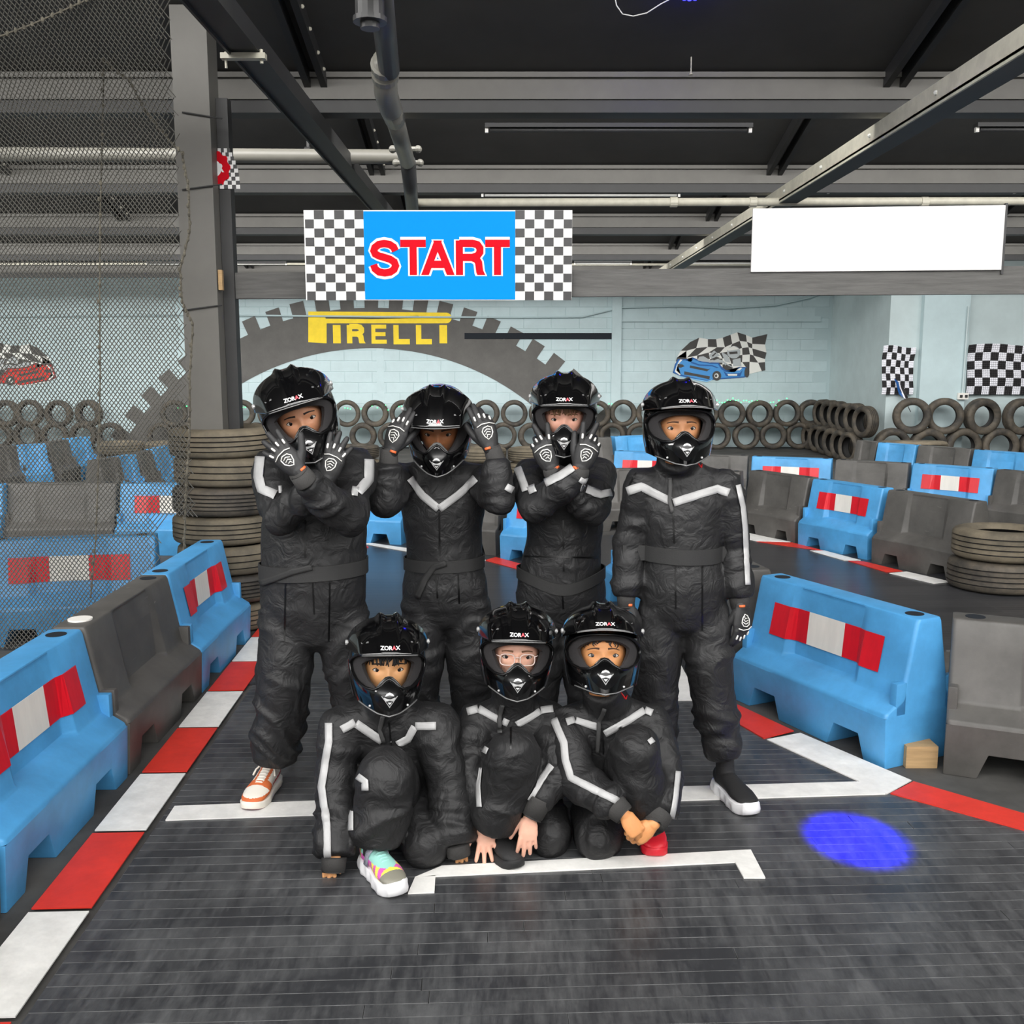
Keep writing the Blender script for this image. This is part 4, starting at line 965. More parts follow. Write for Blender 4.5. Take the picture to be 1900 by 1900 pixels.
def shell_mesh(scale=1.0, phi_o=72.0, lo=None, hi=None, zbo=0.0, mats=('helmet_black',), thick=.010, top=.137):
    opd = [d*phi_o/72.0 for d in OP_D]; lo = lo or LO_D; hi = hi or HI_D
    ph = sorted(set([round(x, 3) for x in list(np.linspace(-180, 180, 91))+list(np.linspace(-phi_o, phi_o, 73))]))[:-1]
    mb = MB(); n = len(ph); rows = []
    NL, NU = 9, 14
    for i in range(NL+1):
        rows.append([h_pt(R(p), (interp(abs(p), *ZB_D)+zbo)*(1-i/NL)+interp(abs(p), opd, lo)*(i/NL)) for p in ph])
    rows2 = []
    for i in range(NU+1):
        r_ = []
        for p in ph:
            e = interp(abs(p), opd, hi); a0 = math.asin(max(-1, min(1, e/top))); a = a0+(math.pi/2-a0)*i/NU
            r_.append(h_pt(R(p), top*math.sin(a)*.9999))
        rows2.append(r_)
    for rs in (rows, rows2):
        o = len(mb.v)
        for r_ in rs: mb.v += [(p.x*scale, p.y*scale, p.z*(scale if scale < 1 else 1)) for p in r_]
        for i in range(len(rs)-1):
            for j in range(n): mb.f.append((o+i*n+j, o+i*n+(j+1)%n, o+(i+1)*n+(j+1)%n, o+(i+1)*n+j)); mb.m.append(0)
    me = mb.mesh('shell', list(mats), fix=False)
    bm = bmesh.new(); bm.from_mesh(me); bmesh.ops.remove_doubles(bm, verts=bm.verts, dist=.00012)
    bmesh.ops.dissolve_degenerate(bm, edges=bm.edges, dist=.00005); bmesh.ops.recalc_face_normals(bm, faces=bm.faces); bm.to_mesh(me); bm.free()
    o = bpy.data.objects.new('tmp', me); COL.objects.link(o)
    s_ = o.modifiers.new('s', 'SOLIDIFY'); s_.thickness = thick; s_.offset = -1; s_.use_even_offset = True
    out = bpy.data.meshes.new_from_object(o.evaluated_get(bpy.context.evaluated_depsgraph_get())); bpy.data.objects.remove(o)
    out.polygons.foreach_set('use_smooth', [True]*len(out.polygons))
    bm = bmesh.new(); bm.from_mesh(out)
    for e in bm.edges:
        if len(e.link_faces) == 2 and e.calc_face_angle(0) > R(45): e.smooth = False
    bm.to_mesh(out); bm.free(); return out
H_SHELL = shell_mesh()
H_LINER = shell_mesh(.93, 46.0, [-.076,-.077,-.078,-.078,-.072,-.052,-.02,-.002], [.026,.026,.026,.024,.02,.012,.004,-.002], .006, ('pad',), .014)
def edge_tube(name, pts, r, m_, n=6, closed=False):
    mb = MB(); mb.tube(pts+([pts[0]] if closed else []), r, n, cap=not closed); return mb.mesh(name, [m_], smooth=True)
ring = [h_pt(R(p), interp(abs(p), OP_D, LO_D), .001) for p in np.linspace(-72, 72, 61)]+[h_pt(R(p), interp(abs(p), OP_D, HI_D), .001) for p in np.linspace(72, -72, 41)][1:-1]
H_RIM = edge_tube('rim', ring, .0045, 'helmet_matt', 8, True)
H_TRIM = edge_tube('chin_trim', [h_pt(R(p), interp(abs(p), *ZB_D)+.004, .001) for p in np.linspace(-60, 60, 41)], .0022, 'silver_trim')
# peak
def peak_pt(u, v):
    ps = R(82*u); bk = Vector((.1315*math.sin(ps), -.022-.018*math.cos(ps), .042+.104*max(0, math.cos(ps))**.85))
    a = abs(u); sg = math.copysign(1, u)
    if a < .62: q = a/.62; fr = Vector((sg*.090*q, -.212+.034*q*q, .050-.006*q*q))
    else: q = (a-.62)/.38; fr = Vector((sg*(.090+.0425*q), -.178+.142*q, .044-.004*q))
    p = bk.lerp(fr, v)
    p += Vector((0, -.30, .95))*(.020*math.sin(math.pi*v)*(1-.75*a*a))
    rid = 1/(1+math.exp((a-.17)/.012)); p.z += .007*rid*(1-v)**.5*min(1, 4*v+.4)
    p.z += .011*math.exp(-((a-.15)/.055)**2)*(1-v)**1.3
    return p
mb = MB(); NU_, NV_ = 56, 22
for j in range(NV_+1):
    for i in range(NU_+1): mb.v.append(tuple(peak_pt(-1+2*i/NU_, j/NV_)))
for j in range(NV_):
    for i in range(NU_): a = j*(NU_+1)+i; mb.f.append((a, a+1, a+NU_+2, a+NU_+1)); mb.m.append(0)
me = mb.mesh('peak', ['helmet_black'], smooth=True, fix=False)
PEAK_BVH = BVHTree.FromPolygons([v.co.copy() for v in me.vertices], [tuple(p.vertices) for p in me.polygons])
o = bpy.data.objects.new('tmp', me); COL.objects.link(o); s_ = o.modifiers.new('s', 'SOLIDIFY'); s_.thickness = .005; s_.offset = 0
H_PEAK = bpy.data.meshes.new_from_object(o.evaluated_get(bpy.context.evaluated_depsgraph_get())); bpy.data.objects.remove(o)
H_PTRIM = edge_tube('peak_trim', [peak_pt(u, 1.0)+Vector((0, -.002, 0)) for u in np.linspace(-.6, .6, 31)], .0018, 'silver_trim')
def conform_peak(vs, off):
    out = []
    for x, y, z in vs:
        h = PEAK_BVH.ray_cast(Vector((x, -1, z)), Vector((0, 1, 0)))[0]; out.append((x, (h.y if h else -.19)-off, z+off*.3))
    return out
vs, fs = fit_text('ZORAX', -.031, .031, .064, .0755, .03, 0); mb = MB()
pv = conform_peak(vs, .0042); 
for f in fs: mb.f.append(tuple(f)); mb.m.append(1 if .006 < sum(vs[i][0] for i in f)/len(f) < .0185 else 0)
mb.v += pv; H_TEXT = mb.mesh('lettering', ['letter_white', 'letter_red'], fix=False)
mb = MB()
for s in (-1, 1):
    q = [(s*.066, 0, .084), (s*.090, 0, .078), (s*.088, 0, .0745), (s*.066, 0, .080)]
    mb.add(conform_peak(q, .0038), [(0,1,2,3)])
H_SLOT = mb.mesh('vent_slots', ['silver_trim'], fix=False)
# chin vent and badge
def vent_off(x, z):
    r2 = (x/.047)**2+((z+.088)/.045)**2; return .0012+.012*max(0, 1-r2)
mb = MB(); K, N = 8, 32; mb.v.append((0, h_front_y(0, -.088, .0132), -.088))
for k in range(1, K+1):
    for j in range(N):
        a = 2*math.pi*j/N; sq = 1/(abs(math.cos(a))**1.5+abs(math.sin(a))**1.5)**(1/1.5)
        x = .047*k/K*math.cos(a)*sq; z = -.088+.045*k/K*math.sin(a)*sq; mb.v.append((x, h_front_y(x, z, vent_off(x, z)), z))
for j in range(N): mb.f.append((0, 1+j, 1+(j+1)%N)); mb.m.append(0)
for k in range(K-1):
    for j in range(N): mb.f.append((1+k*N+j, 1+(k+1)*N+j, 1+(k+1)*N+(j+1)%N, 1+k*N+(j+1)%N)); mb.m.append(0)
H_VENT = mb.mesh('chin_vent', ['helmet_matt'], smooth=True)
def badge_poly(mb, pts, off):
    c = Vector((sum(p[0] for p in pts)/len(pts), 0, sum(p[1] for p in pts)/len(pts)))
    f = lambda x, z, o_: (x, h_front_y(x, z, vent_off(x, z)+o_), z)
    o_ = len(mb.v); n = len(pts)
    mb.v.append(f(c.x, c.z, off)); mb.v += [f(x, z, off) for x, z in pts]; mb.v += [f(x, z, 0) for x, z in pts]
    for i in range(n): mb.f.append((o_, o_+1+i, o_+1+(i+1)%n)); mb.m.append(0); mb.f.append((o_+1+i, o_+1+n+i, o_+1+n+(i+1)%n, o_+1+(i+1)%n)); mb.m.append(0)
mb = MB()
badge_poly(mb, [(-.026,-.083),(-.0225,-.083),(0,-.1135),(0,-.1185)], .0025); badge_poly(mb, [(.026,-.083),(.0225,-.083),(0,-.1135),(0,-.1185)], .0025)
badge_poly(mb, [(-.019,-.0865),(.019,-.0865),(.0125,-.0975),(-.0125,-.0975)], .0025); badge_poly(mb, [(-.014,-.0815),(.014,-.0815),(.0095,-.0745),(0,-.0705),(-.0095,-.0745)], .0025)
badge_poly(mb, [(-.0065,-.1005),(.0065,-.1005),(0,-.1085)], .0025)
H_BADGE = mb.mesh('chin_badge', ['chrome'])
def screw_mesh(s):
    mb = MB(); c = peak_pt(s*.985, .35); mb.tube([c-Vector((s*.004, 0, 0)), c+Vector((s*.005, -.002, 0))], .0085, 14); mb.tube([c+Vector((s*.005, -.002, 0)), c+Vector((s*.0065, -.002, 0))], .0055, 10); return mb.mesh('peak_screw', ['chrome'])
H_SCREW = [screw_mesh(-1), screw_mesh(1)]
mb = MB()
for s in (-1, 1): mb.ball(h_pt(R(s*38), -.122, .001), .004, 8, 6)
H_STUD = mb.mesh('chin_studs', ['chrome'])
# mouth guard: the black fin rising to the nose, with two pale slits
mb = MB(); mb.add([(x, h_front_y(x, max(-.07, z), -.010), z) for x, z in ((-.040,-.062),(-.028,-.047),(-.012,-.033),(0,-.030),(.012,-.033),(.028,-.047),(.040,-.062),(.02,-.075),(-.02,-.075))], [tuple(range(9))]); 
H_FIN = mb.mesh('nose_guard', ['helmet_matt'])
mb = MB()
for s in (-1, 1): mb.add([(s*x, h_front_y(s*x, -.05, -.007), z) for x, z in ((.013,-.0385),(.016,-.0375),(.030,-.0505),(.028,-.053))], [(0,1,2,3)])
H_FINL = mb.mesh('guard_lines', ['silver_trim'])

# ================================================================== FACE
EYE_Z = -.022; EYE_X = .0335
def face_feat(x, z):
    g = lambda a, b_, sa, sb: math.exp(-((x-a)/sa)**2-((z-b_)/sb)**2)
    ax = abs(x); gs = lambda a, b_, sa, sb: math.exp(-((ax-a)/sa)**2-((z-b_)/sb)**2)
    t = (z-EYE_Z)/(-.034)   # 0 at the eyes, 1 at the nose tip
    nose = 0
    if -.35 < t < 1.35:
        h = .006+.014*max(0, min(1, t))**1.3 if t > 0 else .006*(1+t/.35)
        if t > 1: h *= max(0, 1-(t-1)/.35)
        nose = h*math.exp(-(x/(.0075+.0045*max(0, t)))**2)
    nose += .006*gs(.0125, -.055, .006, .006)
    return nose-.0075*gs(.031, EYE_Z, .016, .009)+.0035*gs(.028, -.004, .022, .007)+.004*gs(.040, -.052, .018, .018)+.006*g(0, -.078, .020, .006)-.003*g(0, -.0835, .02, .002)+.005*g(0, -.088, .018, .005)+.006*g(0, -.112, .02, .014)
HC = Vector((0, 0, -.012)); HR = (.079, .099, .118)
def face_y(x, z):
    q = 1-(x/HR[0])**2-((z-HC.z)/HR[2])**2
    return -HR[1]*math.sqrt(max(.0001, q))**.92-face_feat(x, z)
def head_mesh():
    mb = MB(); n, m_ = 96, 72
    for i in range(m_+1):
        t = math.pi*i/m_
        for j in range(n):
            p = 2*math.pi*j/n; d = Vector((math.sin(t)*math.sin(p), -math.sin(t)*math.cos(p), math.cos(t)))
            q = Vector((HR[0]*d.x, HR[1]*d.y, HR[2]*d.z))+HC
            if d.y < 0:
                yy = face_y(q.x*.999, q.z); w = min(1, -d.y*2.2); q.y = q.y*(1-w)+yy*w
            mb.v.append(tuple(q))
    for i in range(m_):
        for j in range(n): mb.f.append((i*n+j, i*n+(j+1)%n, (i+1)*n+(j+1)%n, (i+1)*n+j)); mb.m.append(0)
    # neck and ears belong to the same surface
    mb.tube([(0, .012, -.07), (0, .018, -.11), (0, .026, -.14)], [.052, .047, .046], 20)
    for s in (-1, 1): mb.ball((s*.075, .012, -.025), (.010, .018, .028), 12, 8)
    return mb
HEAD = head_mesh()
def eye_parts():
    w_, e_, l_ = MB(), MB(), MB(); p_ = MB()
    for s in (-1, 1):
        cx = s*EYE_X; hw = .0155
        al_u = lambda q: .0070*(1-q*q)**.62; al_d = lambda q: -.0056*(1-q*q)**.75
        base = lambda x, z: face_y(cx, EYE_Z)-.0022+.5*((x)**2+(z)**2)/.014
        n = 14; o = len(w_.v)
        for i in range(n+1):
            q = -1+2*i/n
            for j in range(5):
                z = al_d(q)+(al_u(q)-al_d(q))*j/4; w_.v.append((cx+q*hw, base(q*hw, z)-.0004, EYE_Z+z))
        for i in range(n):
            for j in range(4): a = o+i*5+j; w_.f.append((a, a+5, a+6, a+1)); w_.m.append(0)
        def disc(mb, r, off):
            o = len(mb.v); mb.v.append((cx, base(0, 0)-off, EYE_Z+.0004)); N = 20
            for k in range(N):
                a = 2*math.pi*k/N; x = r*math.cos(a); z = r*math.sin(a)+.0004; q = max(-.99, min(.99, x/hw)); z = max(al_d(q)*.97, min(al_u(q)*.97, z))
                mb.v.append((cx+x, base(x, z)-off, EYE_Z+z))
            for k in range(N): mb.f.append((o, o+1+k, o+1+(k+1)%N)); mb.m.append(0)
        disc(e_, .0074, .0010); disc(p_, .0034, .0014)
        for fn, r_ in ((al_u, .0013), (al_d, .0006)):
            l_.tube([(cx+q*hw*1.03, base(q*hw, fn(q))-.0012, EYE_Z+fn(q)) for q in np.linspace(-1, 1, 13)], r_, 6)
    return w_, e_, p_, l_
EW, EI, EP, EL = eye_parts()
def brow_mesh(th=1.0):
    mb = MB()
    for s in (-1, 1):
        pts = []
        for q in np.linspace(0, 1, 9):
            x = s*(.014+.037*q); z = EYE_Z+.0205+.0040*math.sin(q*2.6)-.0045*q; pts.append((x, face_y(x, z)-.0006, z))
        mb.tube(pts, [(.0014*th, .0034*th*(1-.55*q)) for q in np.linspace(0, 1, 9)], 8, ref=(0, 1, 0))
    return mb
def hair_mb(kind, seed):
    r = random.Random(seed); mb = MB()
    for i in range(46 if kind != 'curl' else 30):
        x = r.uniform(-.066, .066); L = r.uniform(.022, .042)*(1 if kind == 'fringe' else .8)
        if kind == 'curl' and abs(x) < .02: L *= .6
        if kind == 'side': L *= 1+.5*abs(x)/.06
        z0 = .046; dx = r.uniform(-.010, .010); pts = []
        for q in np.linspace(0, 1, 6):
            xx = x+dx*q*q+(.004*math.sin(q*7+i) if kind == 'curl' else 0); z = z0-L*q-.012; xx = max(-.073, min(.073, xx))
            pts.append((xx, face_y(xx, z)-.004+.002*q, z))
        mb.tube(pts, [(.0055*(1-.85*q)+.0004, .0018) for q in np.linspace(0, 1, 6)], 6, ref=(1, 0, 0))
    return mb
SKIN = {}
def skin_mat(nm, rgb):
    m = mat(nm, rgb, .5, var=.05, vscale=40, bump=.05, bscale=400); b = m.node_tree.nodes['Principled BSDF']
    b.inputs['Subsurface Weight'].default_value = .12; b.inputs['Subsurface Radius'].default_value = (.012, .004, .002); b.inputs['Subsurface Scale'].default_value = .5
# ================================================================== HANDS
def hand_mb(pose, k=1.0, glove=False):
    """local frame: y along the fingers, z out of the back of the hand, x towards the thumb"""
    mb = MB(); g = 1.22 if glove else 1.0; joints = []
    mb.tube([(0, -.012, 0), (0, 0, 0)], [(.021*g*k, .016*g*k)]*2, 14, ref=(1, 0, 0), rnd=True)
    mb.tube([(0, 0, 0), (0, .022*k, 0), (0, .052*k, 0), (0, .070*k, 0)], [(.023*g*k, .014*g*k), (.031*k*g**.5, .0145*g*k), (.034*k*g**.5, .013*g*k), (.031*k*g**.5, .010*g*k)], 16, ref=(1, 0, 0), rnd=True)
    lens = [.056, .063, .058, .045]; bx = [.0245, .0083, -.008, -.0235]; by = [.070, .074, .071, .064]
    for i in range(4):
        c, sp = pose['curl'][i], pose.get('spread', [.16, .04, -.08, -.2])[i]
        p = Vector((bx[i]*k, by[i]*k, 0)); pts = [Vector((bx[i]*.8*k, by[i]*k-.02*k, 0)), p.copy()]; ang = 0; js = []
        for f, a in zip((.45, .32, .23), (c*.42, c*.36, c*.22)):
            ang += a; d = Vector((math.sin(sp)*math.cos(ang), math.cos(sp)*math.cos(ang), -math.sin(ang))); p = p+d*lens[i]*f*k; pts.append(p.copy()); js.append((p.copy(), Vector((0, math.sin(ang), math.cos(ang)))))
        r = .0083*k*g*(1 if i < 3 else .88)
        mb.tube(pts, [r*1.05, r*1.08, r, r*.93, r*.82], 10, rnd=True); joints.append((pts, js))
    ta, tb = pose.get('thumb', (.75, .3))
    p = Vector((.018*k, .012*k, -.004*k)); pts = [p.copy()]
    for f, da in ((.036, 0), (.026, -.25), (.022, -.3)):
        a = ta+da; p = p+Vector((math.sin(a)*math.cos(tb), math.cos(a)*math.cos(tb), -math.sin(tb)))*f*k; pts.append(p.copy())
    mb.tube(pts, [.0135*k*g**.6, .0105*k*g, .0092*k*g, .0080*k*g], 10, rnd=True)
    return mb, joints
def frame(wrist, d, n, mirror):
    Y = Vector(d).normalized(); Z = Vector(n); Z = (Z-Y*Z.dot(Y)).normalized(); X = Y.cross(Z)
    M = Matrix(((X.x, Y.x, Z.x), (X.y, Y.y, Z.y), (X.z, Y.z, Z.z))).to_4x4()
    if mirror: M = M @ Matrix.Diagonal((-1, 1, 1, 1))
    M.translation = wrist; return M
# ================================================================== SHOES
def shoe(parent, heel, toe, kind, L=.215, name='shoe', lab=None):
    """heel and toe are points on the floor"""
    heel = Vector(heel); toe = Vector(toe); d = (toe-heel); d.z = 0; d.normalize(); rz = math.atan2(d.y, d.x)
    M = Matrix.Translation(heel) @ Matrix.Rotation(rz, 4, 'Z')
    t = link(name, None, parent, M); t.empty_display_size = .03
    if lab: t['label'] = lab
    out = lambda q: (.030+.012*math.sin(min(1, q*1.15)*math.pi*.92)**.8 if q < .9 else .040)  # half width along the foot
    hw = lambda s: interp(s, [0, .06, .2, .45, .7, .86, .95, 1.0], [.014, .026, .033, .033, .042, .038, .026, .008])*(L/.215)**.6
    # sole: outline lofted in height, with a rocker
    chunky = kind in ('sock', 'rainbow'); sh = .034 if chunky else .024
    mb = MB(); N = 40; pts = []
    for i in range(N+1): s = i/N; pts.append((s, hw(s)))
    ring = [(s, w) for s, w in pts]+[(s, -w) for s, w in pts[::-1]]
    lay = [(0, .96), (.004, 1.03), (sh*.5, 1.06 if chunky else 1.02), (sh, 1.04), (sh+.003, .98)]
    o = 0; n = len(ring)
    for h, f in lay:
        for i, (s, w) in enumerate(ring):
            wav = (.0035*math.sin(s*34)*(1 if 0 < h < sh else 0)) if chunky else 0
            up = .010*max(0, (s-.8)/.2)**2+(.004*max(0, (.1-s)/.1) if chunky else 0)
            lift = .006*max(0, math.sin((s-.05)*8)) if chunky and h > .01 else 0
            mb.v.append((L*(.5+(s-.5)*(f if f > 1 else 1)), (w+(wav if w > 0 else -wav))*f, h+up+lift*(1 if h >= sh else .4)))
    for k in range(len(lay)-1):
        for i in range(n): mb.f.append((k*n+i, k*n+(i+1)%n, (k+1)*n+(i+1)%n, (k+1)*n+i)); mb.m.append(1 if k == 0 and kind == 'court' else 0)
    mb.f.append(tuple(range(n))[::-1]); mb.m.append(1 if kind == 'court' else 0); mb.f.append(tuple((len(lay)-1)*n+i for i in range(n))); mb.m.append(0)
    solem = {'court': ['shoe_cream', 'shoe_plum'], 'sock': ['shoe_white'], 'rainbow': ['shoe_white'], 'red': ['shoe_red'], 'black': ['shoe_black']}[kind]
    mb.obj('sole', solem, t, smooth=True)
    # upper
    mb = MB(); ht = lambda s: interp(s, [0, .05, .15, .3, .45, .6, .75, .9, 1], [.045, .062, .072, .070, .060, .050, .040, .030, .014])
    prs = []; rr = []
    for s in np.linspace(.02, .975, 18):
        h = ht(s); prs.append((L*s, 0, sh+h*.5-.006)); rr.append((hw(s)*.97, h*.5))
    mb.tube(prs, rr, 20, ref=(0, 1, 0))
    if kind == 'sock': mb.tube([(L*.24, 0, .05), (L*.22, 0, .10), (L*.20, 0, .16)], [(.038, .036), (.033, .033), (.031, .033)], 18)
    else: mb.tube([(L*.22, 0, .05), (L*.20, 0, .092)], [(.036, .034), (.030, .034)], 18)
    me = remesh(mb, .0035, 4, .5); me.name = 'upper'
    co = vco(me); fc = np.array([co[list(p.vertices)].mean(0) for p in me.polygons]); s = fc[:,0]/L; y = fc[:,1]; z = fc[:,2]
    mi = np.zeros(len(fc), int)
    if kind == 'court':
        mm = ['shoe_cream', 'shoe_orange', 'shoe_crimson']; ay = np.abs(y)
        low = z-sh < .019+.006*np.clip((.8-s)*2, 0, 1); mi[(s > .68) & low] = 1
        mi[(s > .60) & (s < .69) & (ay < .05)] = 1; mi[(s > .22) & (s < .66) & (ay > .014) & (ay < .024) & (z-sh > .02)] = 1; mi[(s < .12) & (z-sh > .035)] = 1; mi[(s > .55) & (s < .70) & (ay > .022)] = 1
        band = np.abs((z-sh)-(.012+.05*np.clip(.55-s, 0, 1))); mi[(s < .56) & (s > .12) & (ay > .022) & (band < .004+.010*np.clip(s-.2, 0, .3))] = 2
    elif kind == 'rainbow':
        mm = ['shoe_mint', 'shoe_pink', 'shoe_yellow', 'shoe_grey', 'shoe_black']; ay = np.abs(y)
        st = ((s*16+(z-sh)*60) % 2) < 1
        mi[(z-sh < .034)] = 1; mi[(z-sh < .034) & st & (s > .45)] = 2; mi[s > .80] = 3; mi[(s > .72) & (s <= .80) & st] = 2; mi[(s < .2) & st] = 2; mi[(s > .24) & (s < .34) & (ay > .02) & (z-sh > .03)] = 4; mi[(ay < .012) & (s > .45) & (s < .7)] = 0
    elif kind == 'sock': mm = ['shoe_black', 'shoe_white']; mi[(z < sh+.010)] = 1
    elif kind == 'red': mm = ['shoe_red']
    else: mm = ['shoe_black']
    for q in mm: me.materials.append(MATS[q])
    me.polygons.foreach_set('material_index', mi.astype('i')); me.polygons.foreach_set('use_smooth', [True]*len(me.polygons)); link('upper', me, t)
    if kind in ('court', 'rainbow'):
        mb = MB()
        for i in range(6 if kind == 'court' else 4):
            s_ = .33+.058*i if kind == 'court' else .46+.05*i; zz = sh+ht(s_)-.008
            mb.tube([(L*s_, -.020, zz-.008), (L*(s_+.01), -.008, zz+.002), (L*(s_+.01), .008, zz+.002), (L*s_, .020, zz-.008)], .0032, 6)
        if kind == 'court':
            for sg in (-1, 1): mb.tube([(L*.30, 0, sh+ht(.3)-.002), (L*.33, sg*.018, sh+ht(.3)+.004), (L*.38, sg*.034, sh+ht(.3)-.010), (L*.44, sg*.040, sh+ht(.3)-.026)], .0036, 6)
        mb.obj('laces', 'shoe_cream' if kind == 'court' else 'shoe_mint', t, smooth=True)
    if kind == 'rainbow':
        mb = MB(); s_ = .36; zz = sh+ht(s_)
        mb.tube([(L*s_, -.038, sh+.012), (L*s_, -.030, zz-.020), (L*(s_+.01), -.012, zz-.001), (L*(s_+.01), .012, zz-.001), (L*s_, .030, zz-.020), (L*s_, .038, sh+.012)], [(.013, .003)]*6, 8, ref=(1, 0, 0)); mb.obj('velcro_strap', 'shoe_silver', t, smooth=True)
    if kind == 'red':
        mb = MB(); mb.tube([(L*.05, .02, .06), (L*.0, .035, .095)], .004, 6); mb.obj('heel_tab', 'shoe_red', t)
    return t
# ================================================================== THE CHILDREN
CAMP = Vector((0, 0, CAMH))
def fold_suit(me, segs, seed, amp=1.0):
    co = vco(me); no = vno(me); n = len(co)
    DS = []; FS = []
    for si, (a, b_, r, am, fr) in enumerate(segs):
        a = np.array(a); b_ = np.array(b_); d = b_-a; L = np.linalg.norm(d); d = d/L
        t = ((co-a)@d)/L; tc = np.clip(t, 0, 1); dist = np.linalg.norm(co-(a+np.outer(tc*L, d)), axis=1)-r
        ax = Vector(d).orthogonal().normalized(); ay = Vector(d).cross(ax); loc = np.stack([(co-a)@np.array(ax), (co-a)@np.array(ay), (co-a)@d], 1)
        p = loc*np.array([7, 7, fr])+si*17.3; w = vnoise(p*.6+5, seed)*2.2
        q = p.copy(); q[:,2] += w*1.6+loc[:,0]*9*math.sin(si*2.1+seed)
        r1 = 1-np.abs(2*vnoise(q, seed+1)-1); r2 = 1-np.abs(2*vnoise(q*2.1+9, seed+2)-1)
        f = (r1**2-.35)+.35*(r2**2-.35)
        DS.append(dist); FS.append(am*f*np.clip((1.04-t)/.2, .12, 1))
    DS = np.array(DS); wt = np.exp(-(DS-DS.min(0))/.016); disp = (wt*np.array(FS)).sum(0)/wt.sum(0)
    big = vnoise(co*9+3, seed+5)-.5
    co = co+no*((disp+big*.006)*amp)[:,None]
    ed = np.empty(len(me.edges)*2, 'i'); me.edges.foreach_get('vertices', ed); ed = ed.reshape(-1, 2); cnt = np.bincount(ed.ravel(), minlength=n)[:,None]
    for _ in range(2):
        sm = np.stack([np.bincount(ed[:,0], co[ed[:,1], k], n)+np.bincount(ed[:,1], co[ed[:,0], k], n) for k in range(3)], 1)/np.maximum(cnt, 1); co = co*.5+sm*.5
    me.vertices.foreach_set('co', co.astype('f').ravel()); me.update()
def ribbon_on(bvh, px, wpx, off=.004, step=5.0):
    """a tape lying on a garment along a path seen in the picture"""
    mb = MB(); pts = []
    for (a, b_) in zip(px, px[1:]):
        L = math.hypot(b_[0]-a[0], b_[1]-a[1]); k = max(1, int(L/step))
        for i in range(k): pts.append((a[0]+(b_[0]-a[0])*i/k, a[1]+(b_[1]-a[1])*i/k))
    pts.append(px[-1]); prev = None; n = len(pts)
    for i, p in enumerate(pts):
        a = pts[max(0, i-1)]; b_ = pts[min(n-1, i+1)]; d = Vector((b_[0]-a[0], b_[1]-a[1])); d = d.normalized() if d.length else Vector((1, 0)); nn = Vector((-d.y, d.x))
        row = []
        for k in (-1, -.33, .33, 1):
            dr = ray(p[0]+nn.x*wpx/2*k, p[1]+nn.y*wpx/2*k).normalized(); h = bvh.ray_cast(CAMP, dr)
            if h[0] is None: row = None; break
            row.append(h[0]+(h[1]*off if h[1].dot(dr) < 0 else -h[1]*off))
        if row and max(row, key=lambda q: q.y).y-min(row, key=lambda q: q.y).y > .09: row = None
        if row:
            o = len(mb.v); mb.v += [tuple(q) for q in row]
            if prev is not None and (Vector(mb.v[prev])-row[0]).length < .09:
                for k in range(3): mb.f.append((prev+k, prev+k+1, o+k+1, o+k)); mb.m.append(0)
            prev = o
        else: prev = None
    return mb
